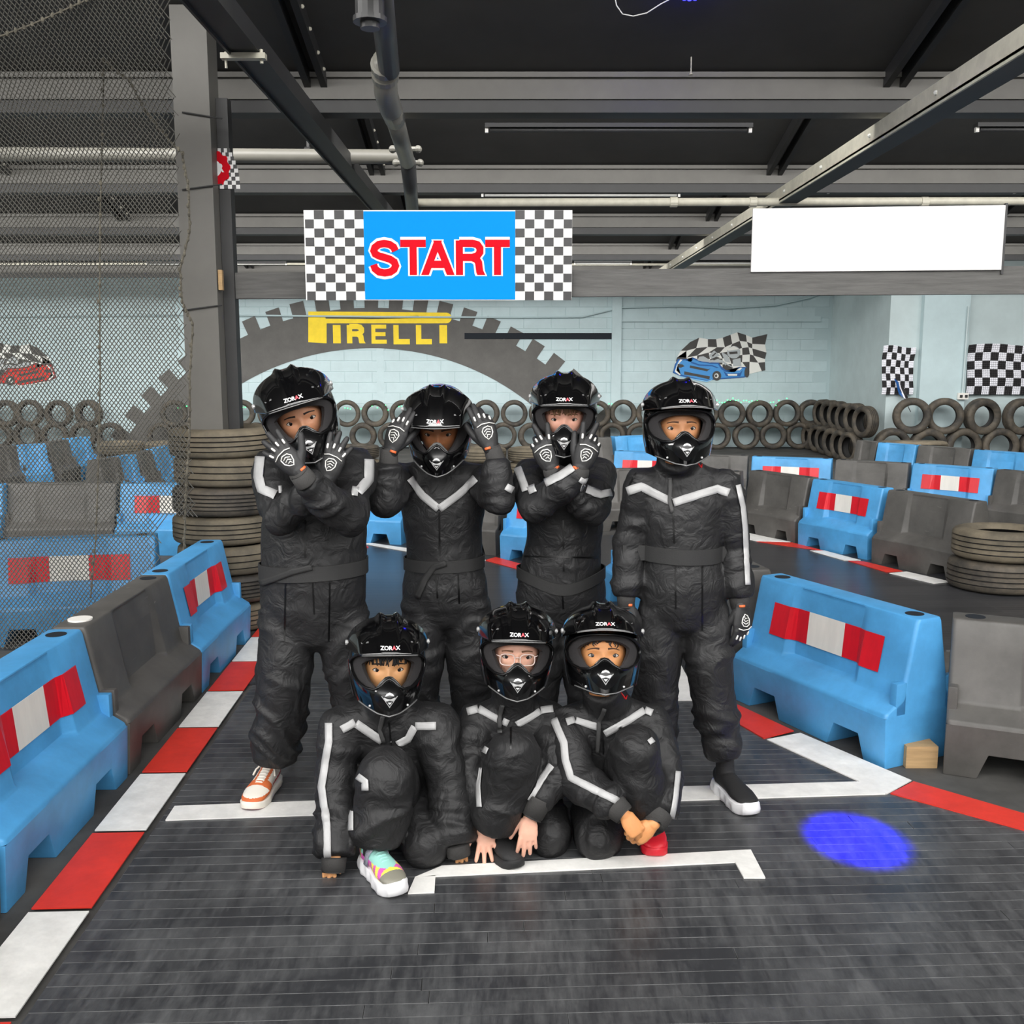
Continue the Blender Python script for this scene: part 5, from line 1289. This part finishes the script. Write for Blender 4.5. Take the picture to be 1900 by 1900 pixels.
def make_person(S):
    sc = lambda Y: Y*.99/FPX
    t = thing('person', S['label'], 'person', (S['base'][0], S['base'][1], 0)); base = t.location.copy(); T = Matrix.Translation(-base)
    nm = 'skin_tone_%d' % S['i']; skin_mat(nm, S['skin'])
    pp = lambda q: P(q[0], q[1], q[2])
    # ---- suit
    mb = MB(); segs = []
    tor = [(pp(q), (q[3]*sc(q[2]), q[4])) for q in S['torso']]
    mb.tube([a for a, _ in tor], [r for _, r in tor], 28, ref=(1, 0, 0), rnd=True)
    for i in range(len(tor)-1): segs.append((tor[i][0], tor[i+1][0], (tor[i][1][0]+tor[i][1][1])/2, .005, 9))
    for A in S['arms']:
        a = [pp(q) for q in A['j']]; r = [q[3]*sc(q[2]) for q in A['j']]
        mb.tube([a[0], a[0].lerp(a[1], .5), a[1]], [r[0]*1.05, (r[0]+r[1])/2*1.02, r[1]], 18, rnd=True)
        mb.tube([a[1], a[1].lerp(a[2], .35), a[1].lerp(a[2], .75), a[2]], [r[1]*.98, r[1]*.97, (r[1]+r[2])/2*1.1, r[2]*1.12], 18); mb.ball(a[1], r[1]*1.02, 16, 10)
        # shoulder bridge into the torso
        mb.tube([a[0], tor[1][0].lerp(a[0], .35)], [r[0]*1.02, r[0]*1.05], 16, rnd=True)
        segs.append((a[0], a[1], r[0], .009, 19)); segs.append((a[1], a[2], r[1], .010, 21))
    for Lg in S['legs']:
        a = [pp(q) for q in Lg['j']]; r = [q[3]*sc(q[2]) for q in Lg['j']]
        mb.tube([a[0], a[0].lerp(a[1], .5), a[1]], [r[0], (r[0]+r[1])/2*1.03, r[1]], 20, rnd=True)
        mb.tube([a[1], a[1].lerp(a[2], .35), a[1].lerp(a[2], .8), a[2]], [r[1], r[1]*.93+r[2]*.05, r[1]*.3+r[2]*.74, r[2]*.94], 20); mb.ball(a[1], r[1], 16, 10)
        mb.tube([a[0], tor[-1][0].lerp(a[0], .4)], [r[0]*.98, r[0]*.98], 16, rnd=True)
        segs.append((a[0], a[1], r[0], .009, 15)); segs.append((a[1], a[2], r[1], .012, 17))
    hu, hv, hY, yaw, pitch, roll = S['helmet']; hc = P(hu, hv, hY)
    HR_ = Matrix.Rotation(R(yaw), 4, 'Z') @ Matrix.Rotation(R(pitch), 4, 'X') @ Matrix.Rotation(R(roll), 4, 'Y')
    nk = hc+(HR_ @ Vector((0, .014, -.106))); mb.tube([tor[1][0], tor[0][0], tor[0][0].lerp(nk, .6), nk], [.075, .074, .068, .064], 20)   # standing collar
    me = remesh(mb, .0075, 9, .5); fold_suit(me, segs, S['i']*13+3, 1.9)
    me.transform(T); me.materials.append(MATS['suit']); me.polygons.foreach_set('use_smooth', [True]*len(me.polygons)); me.update()
    suit = link('racing_suit', me, t)
    wco = [v.co+base for v in me.vertices]; bvh = BVHTree.FromPolygons(wco, [tuple(p.vertices) for p in me.polygons])
    # ---- stripes, seams
    for st in S.get('stripes', []):
        q = ribbon_on(bvh, st[1], st[0], .004); 
        if q.f: o = q.obj('reflective_stripe', 'reflective', suit, smooth=True, fix=False); o.location = -base; m_ = o.modifiers.new('s', 'SOLIDIFY'); m_.thickness = .0015; m_.offset = 1
    for st in S.get('seams', []):
        q = ribbon_on(bvh, st, 3.0, .0015)
        if q.f: o = q.obj('seam_line', 'helmet_matt', suit, smooth=True, fix=False); o.location = -base
    for st in S.get('straps', []):
        q = ribbon_on(bvh, st, 7, .012)
        if q.f: o = q.obj('hanging_strap', 'strap', suit, smooth=True, fix=False); o.location = -base; m_ = o.modifiers.new('s', 'SOLIDIFY'); m_.thickness = .003; m_.offset = 0
    # ---- belt
    if 'belt' in S:
        u, v, Y, h, droop, tilt = S['belt']; c = P(u, v, Y); mb = MB(); N = 72
        for i in range(N):
            a = 2*math.pi*i/N; d = Vector((math.cos(a), math.sin(a), 0)); dz = tilt*math.cos(a)-droop*max(0, -math.sin(a))**2
            hits = [bvh.ray_cast(Vector((c.x, c.y, c.z+dz+k*h/2)), d) for k in (-1, 1)]
            rr = [min(.21, (q[0]-Vector((c.x, c.y, c.z+dz+k*h/2))).length) if q[0] else .15 for q, k in zip(hits, (-1, 1))]
            r_ = max(rr)
            for k, off in ((-1, .002), (-1, .007), (1, .007), (1, .002)): mb.v.append(tuple(c+d*(r_+off)+Vector((0, 0, dz+k*h/2))))
        for i in range(N):
            a = i*4; b_ = ((i+1) % N)*4
            for k in range(3): mb.f.append((a+k, b_+k, b_+k+1, a+k+1)); mb.m.append(0)
        o = mb.obj('belt', 'belt_web', t, smooth=False); o.location = -base; smooth_angle(o, 40)
        if S.get('belt_tail'):
            q = ribbon_on(bvh, S['belt_tail'], 11, .012); o = q.obj('belt_tail', 'belt_web', o, smooth=True, fix=False); m_ = o.modifiers.new('s', 'SOLIDIFY'); m_.thickness = .004
    # ---- helmet with the head inside
    HM = Matrix.Translation(hc-base) @ (Matrix.Rotation(R(yaw), 4, 'Z') @ Matrix.Rotation(R(pitch), 4, 'X') @ Matrix.Rotation(R(roll), 4, 'Y')) @ Matrix.Scale(.915*S.get('hs', 1.0), 4)
    h = link('helmet', None, t, HM); h.empty_display_size = .05; h['label'] = 'glossy black full-face helmet with a peak'
    for n_, m_ in (('shell', H_SHELL), ('liner', H_LINER), ('opening_rim', H_RIM), ('chin_trim', H_TRIM), ('peak', H_PEAK), ('peak_trim', H_PTRIM), ('lettering', H_TEXT), ('vent_slots', H_SLOT), ('chin_vent', H_VENT), ('chin_badge', H_BADGE), ('nose_guard', H_FIN), ('guard_lines', H_FINL), ('peak_screw', H_SCREW[0]), ('peak_screw', H_SCREW[1]), ('chin_studs', H_STUD)):
        o = link(n_, m_, h)
        if n_ in ('vent_slots', 'guard_lines', 'chin_studs', 'chin_badge', 'lettering'): tag(o, kind='stuff')
    if S.get('red_strap'):
        mb = MB(); mb.tube([(.040, -.075, -.120), (.056, -.088, -.140), (.068, -.080, -.158), (.074, -.066, -.150)], [(.007, .002)]*4, 8, ref=(0, 1, 0)); mb.obj('chin_strap', 'strap_red', h, smooth=True)
    # ---- body: one mesh of head, neck, trunk and limbs inside the suit, and the bare hands
    parts = []
    hm = HEAD.mesh('tmp', [nm], smooth=True); hm.transform(HM); parts.append(hm)
    inner = MB(); inner.tube([a-base for a, _ in tor], [(r[0]*.62, r[1]*.62) for _, r in tor], 14, ref=(1, 0, 0))
    inner.tube([tor[0][0]-base, (HM @ Vector((0, .02, -.12)))], .04, 12)
    for A in S['arms']+S['legs']:
        a = [pp(q)-base for q in A['j']]; r = [q[3]*sc(q[2])*.5 for q in A['j']]; end = [A['end']-base] if 'end' in A else []
        inner.tube(a+end, r+[r[2]*.9]*len(end), 10)
    parts.append(inner.mesh('tmp', [nm], smooth=True))
    for hd in S['hands']:
        M = frame(P(*hd['w'])-base, hd['d'], hd['n'], hd.get('mirror', False)); gl = hd.get('glove', False)
        hb, joints = hand_mb(hd['pose'], hd.get('k', 1.0), gl); hm = remesh(hb, .0024, 3, .5); k = hd.get('k', 1.0)
        hm.polygons.foreach_set('use_smooth', [True]*len(hm.polygons)); hm.transform(M)
        if M.determinant() < 0: hm.flip_normals()
        if not gl: hm.materials.append(MATS[nm]); parts.append(hm)
        else:
            hm.name = 'glove'; hm.materials.append(MATS['glove_black']); go = link('glove', hm, t); go['label'] = 'black glove with white piping and badges'
            mb = MB()      # badge on the back of the hand
            def arcs(pts, r=.0016): mb.tube([M @ Vector((x*k, y*k, .0165*k)) for x, y in pts], r*k, 6)
            sh = [(-.016, .052), (-.005, .058), (.010, .055), (.017, .045), (.013, .030), (.004, .018), (-.008, .024), (-.016, .036), (-.016, .052)]
            arcs(sh, .0018); arcs([(-.011, .046), (0, .050), (.011, .043)]); arcs([(-.010, .038), (.001, .042), (.009, .034)]); arcs([(-.006, .031), (.003, .033), (.005, .025)])
            mb.obj('hand_badge', 'glove_white', go, smooth=True)
            mb = MB(); mb.tube([M @ Vector((x*k, y*k, z*k)) for x, y, z in ((-.030, .060, .013), (-.012, .067, .0165), (.012, .068, .0165), (.028, .062, .013))], .0017*k, 6); mb.obj('knuckle_piping', 'glove_white', go, smooth=True)
            for fi, (pts, js) in enumerate(joints):
                for ji, (p, up) in enumerate(js[:1]):
                    mb = MB(); q = (pts[ji+1]+p)/2 if ji else (pts[1]*.4+p*.6); z = up*(.0098*k)
                    q2 = q*.7+p*.3+z; mb.tube([M @ (q2-(p-pts[1]).normalized()*.005*k), M @ (q2+(p-pts[1]).normalized()*.005*k)], .0032*k, 8, rnd=True); mb.obj('finger_chip', 'glove_white', go, smooth=True)
            mb = MB(); mb.tube([M @ Vector((x*k, -.008*k, z*k)) for x, z in ((.006, .0195), (.016, .017), (.023, .011))], [(.004*k, .0016*k)]*3, 8, ref=M.to_3x3() @ Vector((0, 1, 0))); mb.obj('wrist_tab', 'glove_orange', go, smooth=True)
        if 'cuff' in hd:
            a, b_, ra, rb = hd['cuff']; A_ = P(*a)-base; B_ = P(*b_)-base; mb = MB()
            mb.tube([A_, A_.lerp(B_, .08), A_.lerp(B_, .9), B_, B_.lerp(A_, .2)], [ra*sc(a[2]), ra*sc(a[2]), rb*sc(a[2]), rb*sc(a[2])*.97, rb*sc(a[2])*.8], 20, cap=True); mb.obj('knit_cuff', 'knit', suit, smooth=True)
    bmj = bmesh.new()
    for p_ in parts: bmj.from_mesh(p_); bpy.data.meshes.remove(p_)
    bme = bpy.data.meshes.new('body'); bmj.to_mesh(bme); bmj.free(); bme.materials.append(MATS[nm]); bme.polygons.foreach_set('use_smooth', [True]*len(bme.polygons)); bme.polygons.foreach_set('material_index', [0]*len(bme.polygons))
    body = link('body', bme, t)
    # ---- face details
    for n_, mbx, m_ in (('eyes', EW, 'eye_white'), ('irises', EI, 'iris'), ('pupils', EP, 'pupil'), ('eyelids', EL, S.get('lash', 'brow_dark'))):
        o = mbx.obj(n_, m_, body, smooth=True, fix=(n_ == 'eyelids')); o.matrix_local = HM; tag(o, kind='stuff')
    o = brow_mesh(S.get('brow_w', 1.0)).obj('eyebrows', S.get('brow', 'brow_dark'), body, smooth=True); o.matrix_local = HM; tag(o, kind='stuff')
    if 'hair' in S:
        o = hair_mb(S['hair'][0], S['i']).obj('hair', S['hair'][1], body, smooth=True); o.matrix_local = HM; tag(o, kind='stuff')
    if S.get('glasses'):
        gl = link('glasses', None, t, HM); gl['label'] = 'clear framed spectacles'
        gy = face_y(0, EYE_Z)-.011
        for s in (-1, 1):
            mb = MB(); rg = []
            for i in range(32):
                a = 2*math.pi*i/32; x = .024*math.copysign(abs(math.cos(a))**.62, math.cos(a)); z = .0185*math.copysign(abs(math.sin(a))**.62, math.sin(a)); rg.append(Vector((s*.0335+x, gy+.006*(abs(s*.0335+x)/.05)**2, EYE_Z-.004+z)))
            mb.tube(rg+[rg[0]], .0017, 8, cap=False); mb.obj('rim', 'glasses_frame', gl, smooth=True)
            mb = MB(); mb.v = [tuple(q+Vector((0, .0004, 0))) for q in rg]; mb.f = [tuple(range(32))]; mb.m = [0]; mb.obj('lens', 'glass_lens', gl)
            mb = MB(); mb.tube([(s*.0575, gy+.008, EYE_Z+.006), (s*.068, gy+.03, EYE_Z+.006), (s*.073, gy+.09, EYE_Z+.002)], .0016, 6); mb.obj('temple', 'glasses_frame', gl, smooth=True)
        mb = MB(); mb.tube([(-.010, gy, EYE_Z+.002), (0, gy-.003, EYE_Z+.005), (.010, gy, EYE_Z+.002)], .0017, 6); mb.obj('bridge', 'glasses_frame', gl, smooth=True)
    for sx in S['shoes']:
        shoe(t, Vector(sx[0])-base*1, Vector(sx[1])-base*1, sx[2], L=sx[4] if len(sx) > 4 else .215, lab=sx[3] if len(sx) > 3 else None)
    return t
mat('brow_dark', (38, 28, 24), .8); mat('brow_light', (120, 84, 60), .8); mat('brow_mid', (84, 58, 42), .8)
mat('hair_black', (22, 18, 18), .5); mat('hair_light', (150, 112, 76), .5, rgb2=(104, 74, 48), var=.3, vscale=60); mat('hair_dark', (44, 34, 30), .5)
UP = Vector((0, 0, 1)); CB = (0, -1, .12)
fl = lambda u, v, z=0: G(u, v, z)
OPEN = {'curl': [.25, .2, .3, .45], 'spread': [.20, .03, -.14, -.34], 'thumb': (.95, .05)}
TUCK = {'curl': [.3, .25, .3, .4], 'spread': [.10, .02, -.06, -.16], 'thumb': (-.1, .5)}
VEE = {'curl': [.15, .2, 1.7, 1.9], 'spread': [.28, -.12, -.1, -.2], 'thumb': (.6, .25)}
POINT = {'curl': [.35, .55, .9, 1.3], 'spread': [.06, .0, -.04, -.08], 'thumb': (.5, .5)}
RELAX = {'curl': [.9, 1.0, 1.1, 1.2], 'spread': [.06, .02, -.04, -.1], 'thumb': (.35, .5)}
FLAT = {'curl': [.35, .25, .3, .4], 'spread': [.28, .06, -.16, -.38], 'thumb': (.8, .15)}
DROOP = {'curl': [.55, .5, .55, .7], 'spread': [.14, .03, -.08, -.2], 'thumb': (.7, .35)}
CLASP = {'curl': [1.6, 1.7, 1.7, 1.8], 'spread': [.03, .0, -.03, -.06], 'thumb': (.35, .6)}
make_person(dict(i=1, label='standing child, leftmost, arms crossed with fingers up, orange and white trainer', skin=(196, 138, 104), base=(-.72, 3.35),
    torso=[(583,838,52,.066,0),(583,864,84,.085),(584,925,98,.108),(585,990,99,.125),(583,1055,97,.13),(582,1110,102,.13),(582,1150,95,.115)] and
          [(583,838,3.35,52,.066),(583,864,3.35,84,.085),(584,925,3.35,96,.108),(585,990,3.35,98,.122),(583,1055,3.35,97,.13),(582,1110,3.36,101,.13),(582,1150,3.36,94,.115)],
    arms=[dict(j=[(508,872,3.33,35),(520,962,3.16,33),(608,890,3.10,23)]), dict(j=[(660,870,3.33,35),(650,960,3.13,34),(566,893,3.00,24)])],
    legs=[dict(j=[(533,1135,3.36,53),(527,1270,3.32,54),(508,1412,3.34,42)]), dict(j=[(632,1135,3.36,53),(652,1270,3.37,46),(690,1405,3.40,38)])],
    helmet=(553,762,3.20,14,6,-17), hs=1.04,
    hands=[dict(w=(608,884,3.07), d=(.36,.02,1), n=(-.1,-1,.05), pose=OPEN, glove=True, mirror=True, k=1.02, cuff=((598,897,3.09),(607,884,3.07),20,17)),
           dict(w=(553,872,2.98), d=(-.70,.0,.75), n=(.1,-1,.1), pose=OPEN, glove=True, k=1.02, cuff=((569,895,2.99),(553,875,2.97),22,20))],
    stripes=[(17,[(484,848),(481,885),(487,908),(512,920)]),(17,[(684,843),(683,890),(664,914)]),(17,[(664,914),(635,909)]),(16,[(635,909),(588,880)]),(14,[(517,910),(540,908)]),(9,[(680,1046),(685,1075)])],
    seams=[[(567,960),(566,1035)],[(580,1075),(583,1140)],[(530,1080),(528,1190)],[(612,1080),(610,1190)]], belt=(583,1052,3.35,.050,-.0,.008), belt_tail=[(580,1052),(545,1060),(515,1072),(487,1082)],
    brow='brow_dark', shoes=[(fl(512,1448), fl(466,1503), 'court', 'orange and white low trainer with a crimson flash', .268), ((-.51,3.52,0), (-.49,3.31,0), 'court')]))
make_person(dict(i=2, label='standing child, second from left, both gloved hands held up to the helmet', skin=(172, 112, 74), base=(-.25, 3.72),
    torso=[(815,858,3.70,45,.06),(818,884,3.70,86,.08),(822,940,3.70,80,.10),(824,1000,3.72,72,.105),(823,1045,3.72,71,.105),(826,1090,3.72,81,.115),(828,1125,3.72,79,.10)],
    arms=[dict(j=[(744,893,3.68,31),(713,930,3.45,31),(721,858,3.46,20)]), dict(j=[(896,893,3.68,31),(927,928,3.45,31),(921,850,3.46,20)])],
    legs=[dict(j=[(788,1120,3.72,43),(779,1250,3.70,41),(778,1362,3.74,35)]), dict(j=[(868,1120,3.72,43),(873,1255,3.72,42),(876,1362,3.76,35)])],
    helmet=(815,782,3.62,0,17,0), hs=1.05,
    hands=[dict(w=(727,832,3.45), d=(.34,.10,1), n=(-.35,-1,.1), pose=POINT, glove=True, k=1.12, cuff=((721,862,3.46),(722,830,3.455),18,16)),
           dict(w=(909,826,3.45), d=(-.30,.10,1), n=(.35,-1,.1), pose=POINT, glove=True, mirror=True, k=1.12, cuff=((921,856,3.46),(912,828,3.455),18,16))],
    stripes=[(14,[(759,888),(785,920),(814,944)]),(14,[(815,944),(850,918),(884,888)]),(13,[(949,840),(952,876)]),(12,[(938,903),(950,910)]),(10,[(693,852),(695,880)])],
    seams=[[(815,950),(816,1030)],[(808,1060),(812,1110)],[(850,1065),(852,1120)]], belt=(823,1042,3.72,.046,0,.004), belt_tail=[(828,1044),(806,1052),(790,1075),(776,1108)],
    brow='brow_dark', shoes=[((-.35,3.85,0), (-.36,3.64,0), 'black'), ((-.14,3.86,0), (-.13,3.65,0), 'black')]))
make_person(dict(i=3, label='standing child, third from left, forearms crossed at the chin, brown fringe', skin=(226, 168, 146), base=(.18, 3.68),
    torso=[(1045,852,3.67,45,.06),(1045,878,3.67,76,.08),(1047,940,3.67,73,.10),(1045,1000,3.68,71,.105),(1043,1050,3.68,77,.108),(1042,1100,3.68,84,.112),(1042,1130,3.68,80,.10)],
    arms=[dict(j=[(981,882,3.66,31),(990,943,3.44,30),(1079,876,3.36,20)]), dict(j=[(1111,882,3.66,31),(1101,946,3.48,30),(1020,878,3.43,20)])],
    legs=[dict(j=[(1003,1130,3.68,44),(1000,1255,3.68,42),(997,1370,3.72,35)]), dict(j=[(1083,1130,3.68,44),(1088,1255,3.68,42),(1092,1370,3.72,35)])],
    helmet=(1047,762,3.55,-3,6,0), hs=1.0,
    hands=[dict(w=(1022,866,3.42), d=(-.42,0,1), n=(0,-1,.1), pose=VEE, glove=True, k=1.12, cuff=((1026,878,3.43),(1021,864,3.42),18,16)),
           dict(w=(1078,866,3.35), d=(.38,0,1), n=(0,-1,.1), pose=VEE, glove=True, mirror=True, k=1.12, cuff=((1075,880,3.36),(1079,864,3.35),18,16))],
    stripes=[(14,[(956,854),(977,912)]),(14,[(981,912),(1040,884),(1068,865)]),(14,[(1077,904),(1114,919),(1133,914)]),(12,[(1088,880),(1078,896)])],
    seams=[[(1045,965),(1046,1060)],[(968,1032),(1110,1035)],[(1043,1092),(1045,1130)]], belt=(1043,1060,3.68,.042,.045,0),
    brow='brow_light', hair=('fringe', 'hair_light'), lash='brow_mid', shoes=[((.09,3.82,0), (.08,3.61,0), 'black'), ((.27,3.82,0), (.28,3.61,0), 'black')]))
make_person(dict(i=4, red_strap=True, label='standing child, rightmost, arms hanging down, black sock trainers with white soles', skin=(196, 136, 92), base=(.57, 3.35),
    torso=[(1258,866,3.35,42,.055),(1262,890,3.35,78,.08),(1264,945,3.35,81,.10),(1266,1000,3.35,72,.10),(1266,1035,3.35,68,.10),(1266,1085,3.35,79,.115),(1266,1125,3.35,78,.105)],
    arms=[dict(j=[(1187,905,3.35,33),(1167,1010,3.37,29),(1163,1108,3.33,22)]), dict(j=[(1343,908,3.35,33),(1360,1010,3.37,29),(1371,1108,3.33,24)])],
    legs=[dict(j=[(1227,1130,3.36,46),(1219,1260,3.35,42),(1214,1395,3.40,34)]), dict(j=[(1305,1130,3.36,46),(1322,1270,3.32,43),(1340,1402,3.33,38)])],
    helmet=(1258,783,3.27,0,-3,0),
    hands=[dict(w=(1163,1126,3.32), d=(.0,-.1,-1), n=(-.6,-1,0), pose=RELAX, glove=True, mirror=True, k=1.12, cuff=((1162,1104,3.33),(1161,1128,3.32),18,16)),
           dict(w=(1376,1128,3.31), d=(.02,-.12,-1), n=(.7,-1,0), pose=RELAX, glove=True, k=1.08, cuff=((1371,1104,3.33),(1374,1130,3.32),20,18))],
    stripes=[(15,[(1165,912),(1190,903),(1244,930)]),(15,[(1249,933),(1330,907),(1352,915)]),(9,[(1368,900),(1377,940),(1381,982),(1383,1024),(1386,1085)])],
    seams=[[(1249,950),(1251,1008)],[(1253,1040),(1254,1130)],[(1303,1045),(1303,1170)],[(1180,878),(1168,900)]], belt=(1266,1024,3.35,.052,0,-.003), straps=[[(1245,882),(1242,930),(1247,952)]],
    brow='brow_mid', shoes=[(fl(1330,1462), fl(1388,1510), 'sock', 'black sock trainer with a thick white sole', .25), ((.44,3.50,0), (.42,3.29,0), 'sock')]))
make_person(dict(i=5, label='crouching child, leftmost in front, one hand on the floor, rainbow trainer', skin=(222, 164, 112), base=(-.38, 2.95),
    torso=[(722,1304,3.0,50,.06),(722,1330,3.02,90,.085),(730,1385,3.06,86,.105),(742,1430,3.09,84,.115),(750,1468,3.12,84,.12)],
    arms=[dict(j=[(632,1348,3.0,40),(622,1450,2.93,41),(622,1590,2.80,38)]), dict(j=[(808,1346,3.0,42),(832,1450,2.95,44),(846,1566,2.87,36)])],
    legs=[dict(j=[(735,1475,3.12,55),(714,1442,2.84,58),(698,1570,2.80,50)]), dict(j=[(768,1475,3.12,55),(788,1568,2.87,47),(792,1535,3.22,38)])],
    helmet=(718,1221,2.98,10,-5,2), hs=1.02,
    hands=[dict(w=(616,1566,2.80), d=(.0,-.25,-1), n=(0,-1,.3), pose=TUCK, k=.80, cuff=((620,1590,2.80),(618,1618,2.785),25,24)),
           dict(w=(851,1544,2.885), d=(.05,-.2,-1), n=(.3,-1,.3), pose=TUCK, k=.76, mirror=True, cuff=((848,1566,2.87),(852,1588,2.865),25,24))],
    stripes=[(14,[(634,1354),(659,1340)]),(15,[(661,1342),(710,1374)]),(14,[(727,1386),(757,1370),(770,1348)]),(14,[(771,1347),(809,1347)]),(13,[(611,1342),(611,1377),(607,1400),(598,1460),(607,1528),(608,1592)]),(12,[(661,1437),(679,1450),(679,1466)]),(9,[(653,1505),(653,1541)]),(9,[(660,1570),(662,1588)])],
    seams=[[(722,1340),(726,1384)]], straps=[[(712,1325),(706,1352),(714,1375)]],
    brow='brow_dark', brow_w=1.25, hair=('fringe', 'hair_black'), shoes=[(fl(678,1604), fl(742,1668), 'rainbow', 'rainbow striped trainer with a silver strap and white sole', .235), ((-.33,3.42,.0), (-.33,3.24,0), 'black')]))
make_person(dict(i=6, label='crouching child in the middle of the front row, wearing clear framed glasses', skin=(232, 178, 154), base=(0.0, 3.0),
    torso=[(955,1296,3.06,42,.055),(955,1322,3.07,80,.08),(957,1375,3.09,75,.10),(962,1425,3.11,75,.105),(968,1458,3.13,75,.11)],
    arms=[dict(j=[(884,1338,3.06,35),(874,1430,2.98,34),(893,1508,2.91,25)]), dict(j=[(1022,1338,3.06,35),(1035,1440,2.92,36),(995,1492,2.86,27)])],
    legs=[dict(j=[(945,1462,3.12,50),(952,1400,2.86,54),(916,1535,2.88,43)]), dict(j=[(985,1468,3.12,50),(1018,1548,2.95,45),(1002,1525,3.26,36)])],
    helmet=(958,1199,3.02,2,-6,2), hs=1.0,
    hands=[dict(w=(899,1528,2.89), d=(.10,-.35,-1), n=(.1,-1,.55), pose=FLAT, k=.88, cuff=((892,1503,2.915),(898,1528,2.895),23,20)),
           dict(w=(982,1518,2.845), d=(-.08,-.20,-1), n=(0,-1,.4), pose=DROOP, k=.88, cuff=((1001,1480,2.865),(984,1516,2.85),28,24))],
    stripes=[(13,[(868,1321),(887,1316)]),(13,[(888,1316),(926,1335)]),(13,[(933,1337),(954,1347),(1002,1320)]),(13,[(1003,1319),(1026,1316)]),(12,[(1024,1421),(1010,1440),(982,1485)]),(9,[(905,1387),(893,1414),(889,1458),(891,1498)])],
    seams=[[(948,1350),(948,1390)]], straps=[[(936,1305),(928,1335),(931,1365)]],
    brow='brow_light', lash='brow_mid', glasses=True, shoes=[(fl(898,1562), fl(936,1594), 'black'), ((.09,3.44,0), (.09,3.25,0), 'black')]))
make_person(dict(i=7, red_strap=True, label='crouching child, rightmost in front, hands clasped over a red shoe', skin=(216, 150, 96), base=(.28, 3.0),
    torso=[(1125,1300,3.03,42,.055),(1127,1324,3.04,84,.08),(1131,1380,3.06,78,.1),(1135,1425,3.09,76,.105),(1135,1458,3.11,76,.11)],
    arms=[dict(j=[(1053,1340,3.03,35),(1066,1442,2.90,37),(1143,1498,2.80,27)]), dict(j=[(1206,1338,3.03,35),(1236,1440,2.93,35),(1222,1515,2.83,28)])],
    legs=[dict(j=[(1160,1466,3.11,50),(1180,1396,2.85,50),(1206,1535,2.89,42)]), dict(j=[(1110,1468,3.11,50),(1110,1552,2.93,47),(1112,1525,3.25,36)])],
    helmet=(1117,1206,2.99,-2,-19,0), hs=1.02,
    hands=[dict(w=(1160,1514,2.775), d=(.55,-.1,-.75), n=(.3,-1,.5), pose=CLASP, k=.86, mirror=True, cuff=((1141,1496,2.80),(1160,1513,2.78),26,22)),
           dict(w=(1210,1532,2.79), d=(-.75,-.05,-.6), n=(.2,-1,.4), pose=CLASP, k=.84, cuff=((1222,1510,2.83),(1212,1532,2.80),28,24))],
    stripes=[(13,[(1051,1341),(1066,1336)]),(13,[(1068,1337),(1113,1349)]),(13,[(1122,1361),(1166,1336),(1195,1319)]),(12,[(1196,1318),(1210,1324)]),(13,[(1029,1335),(1047,1379),(1050,1411),(1060,1443),(1095,1462),(1145,1486)]),(9,[(1257,1432),(1252,1480),(1244,1527)]),(10,[(1204,1372),(1210,1380)])],
    seams=[[(1118,1350),(1120,1400)]], straps=[[(1122,1310),(1112,1340),(1110,1395)]],
    brow='brow_mid', hair=('curl', 'hair_dark'), shoes=[(fl(1205,1535), fl(1216,1592), 'red', 'red slip-on shoe'), ((.27,3.44,0), (.27,3.25,0), 'red')]))
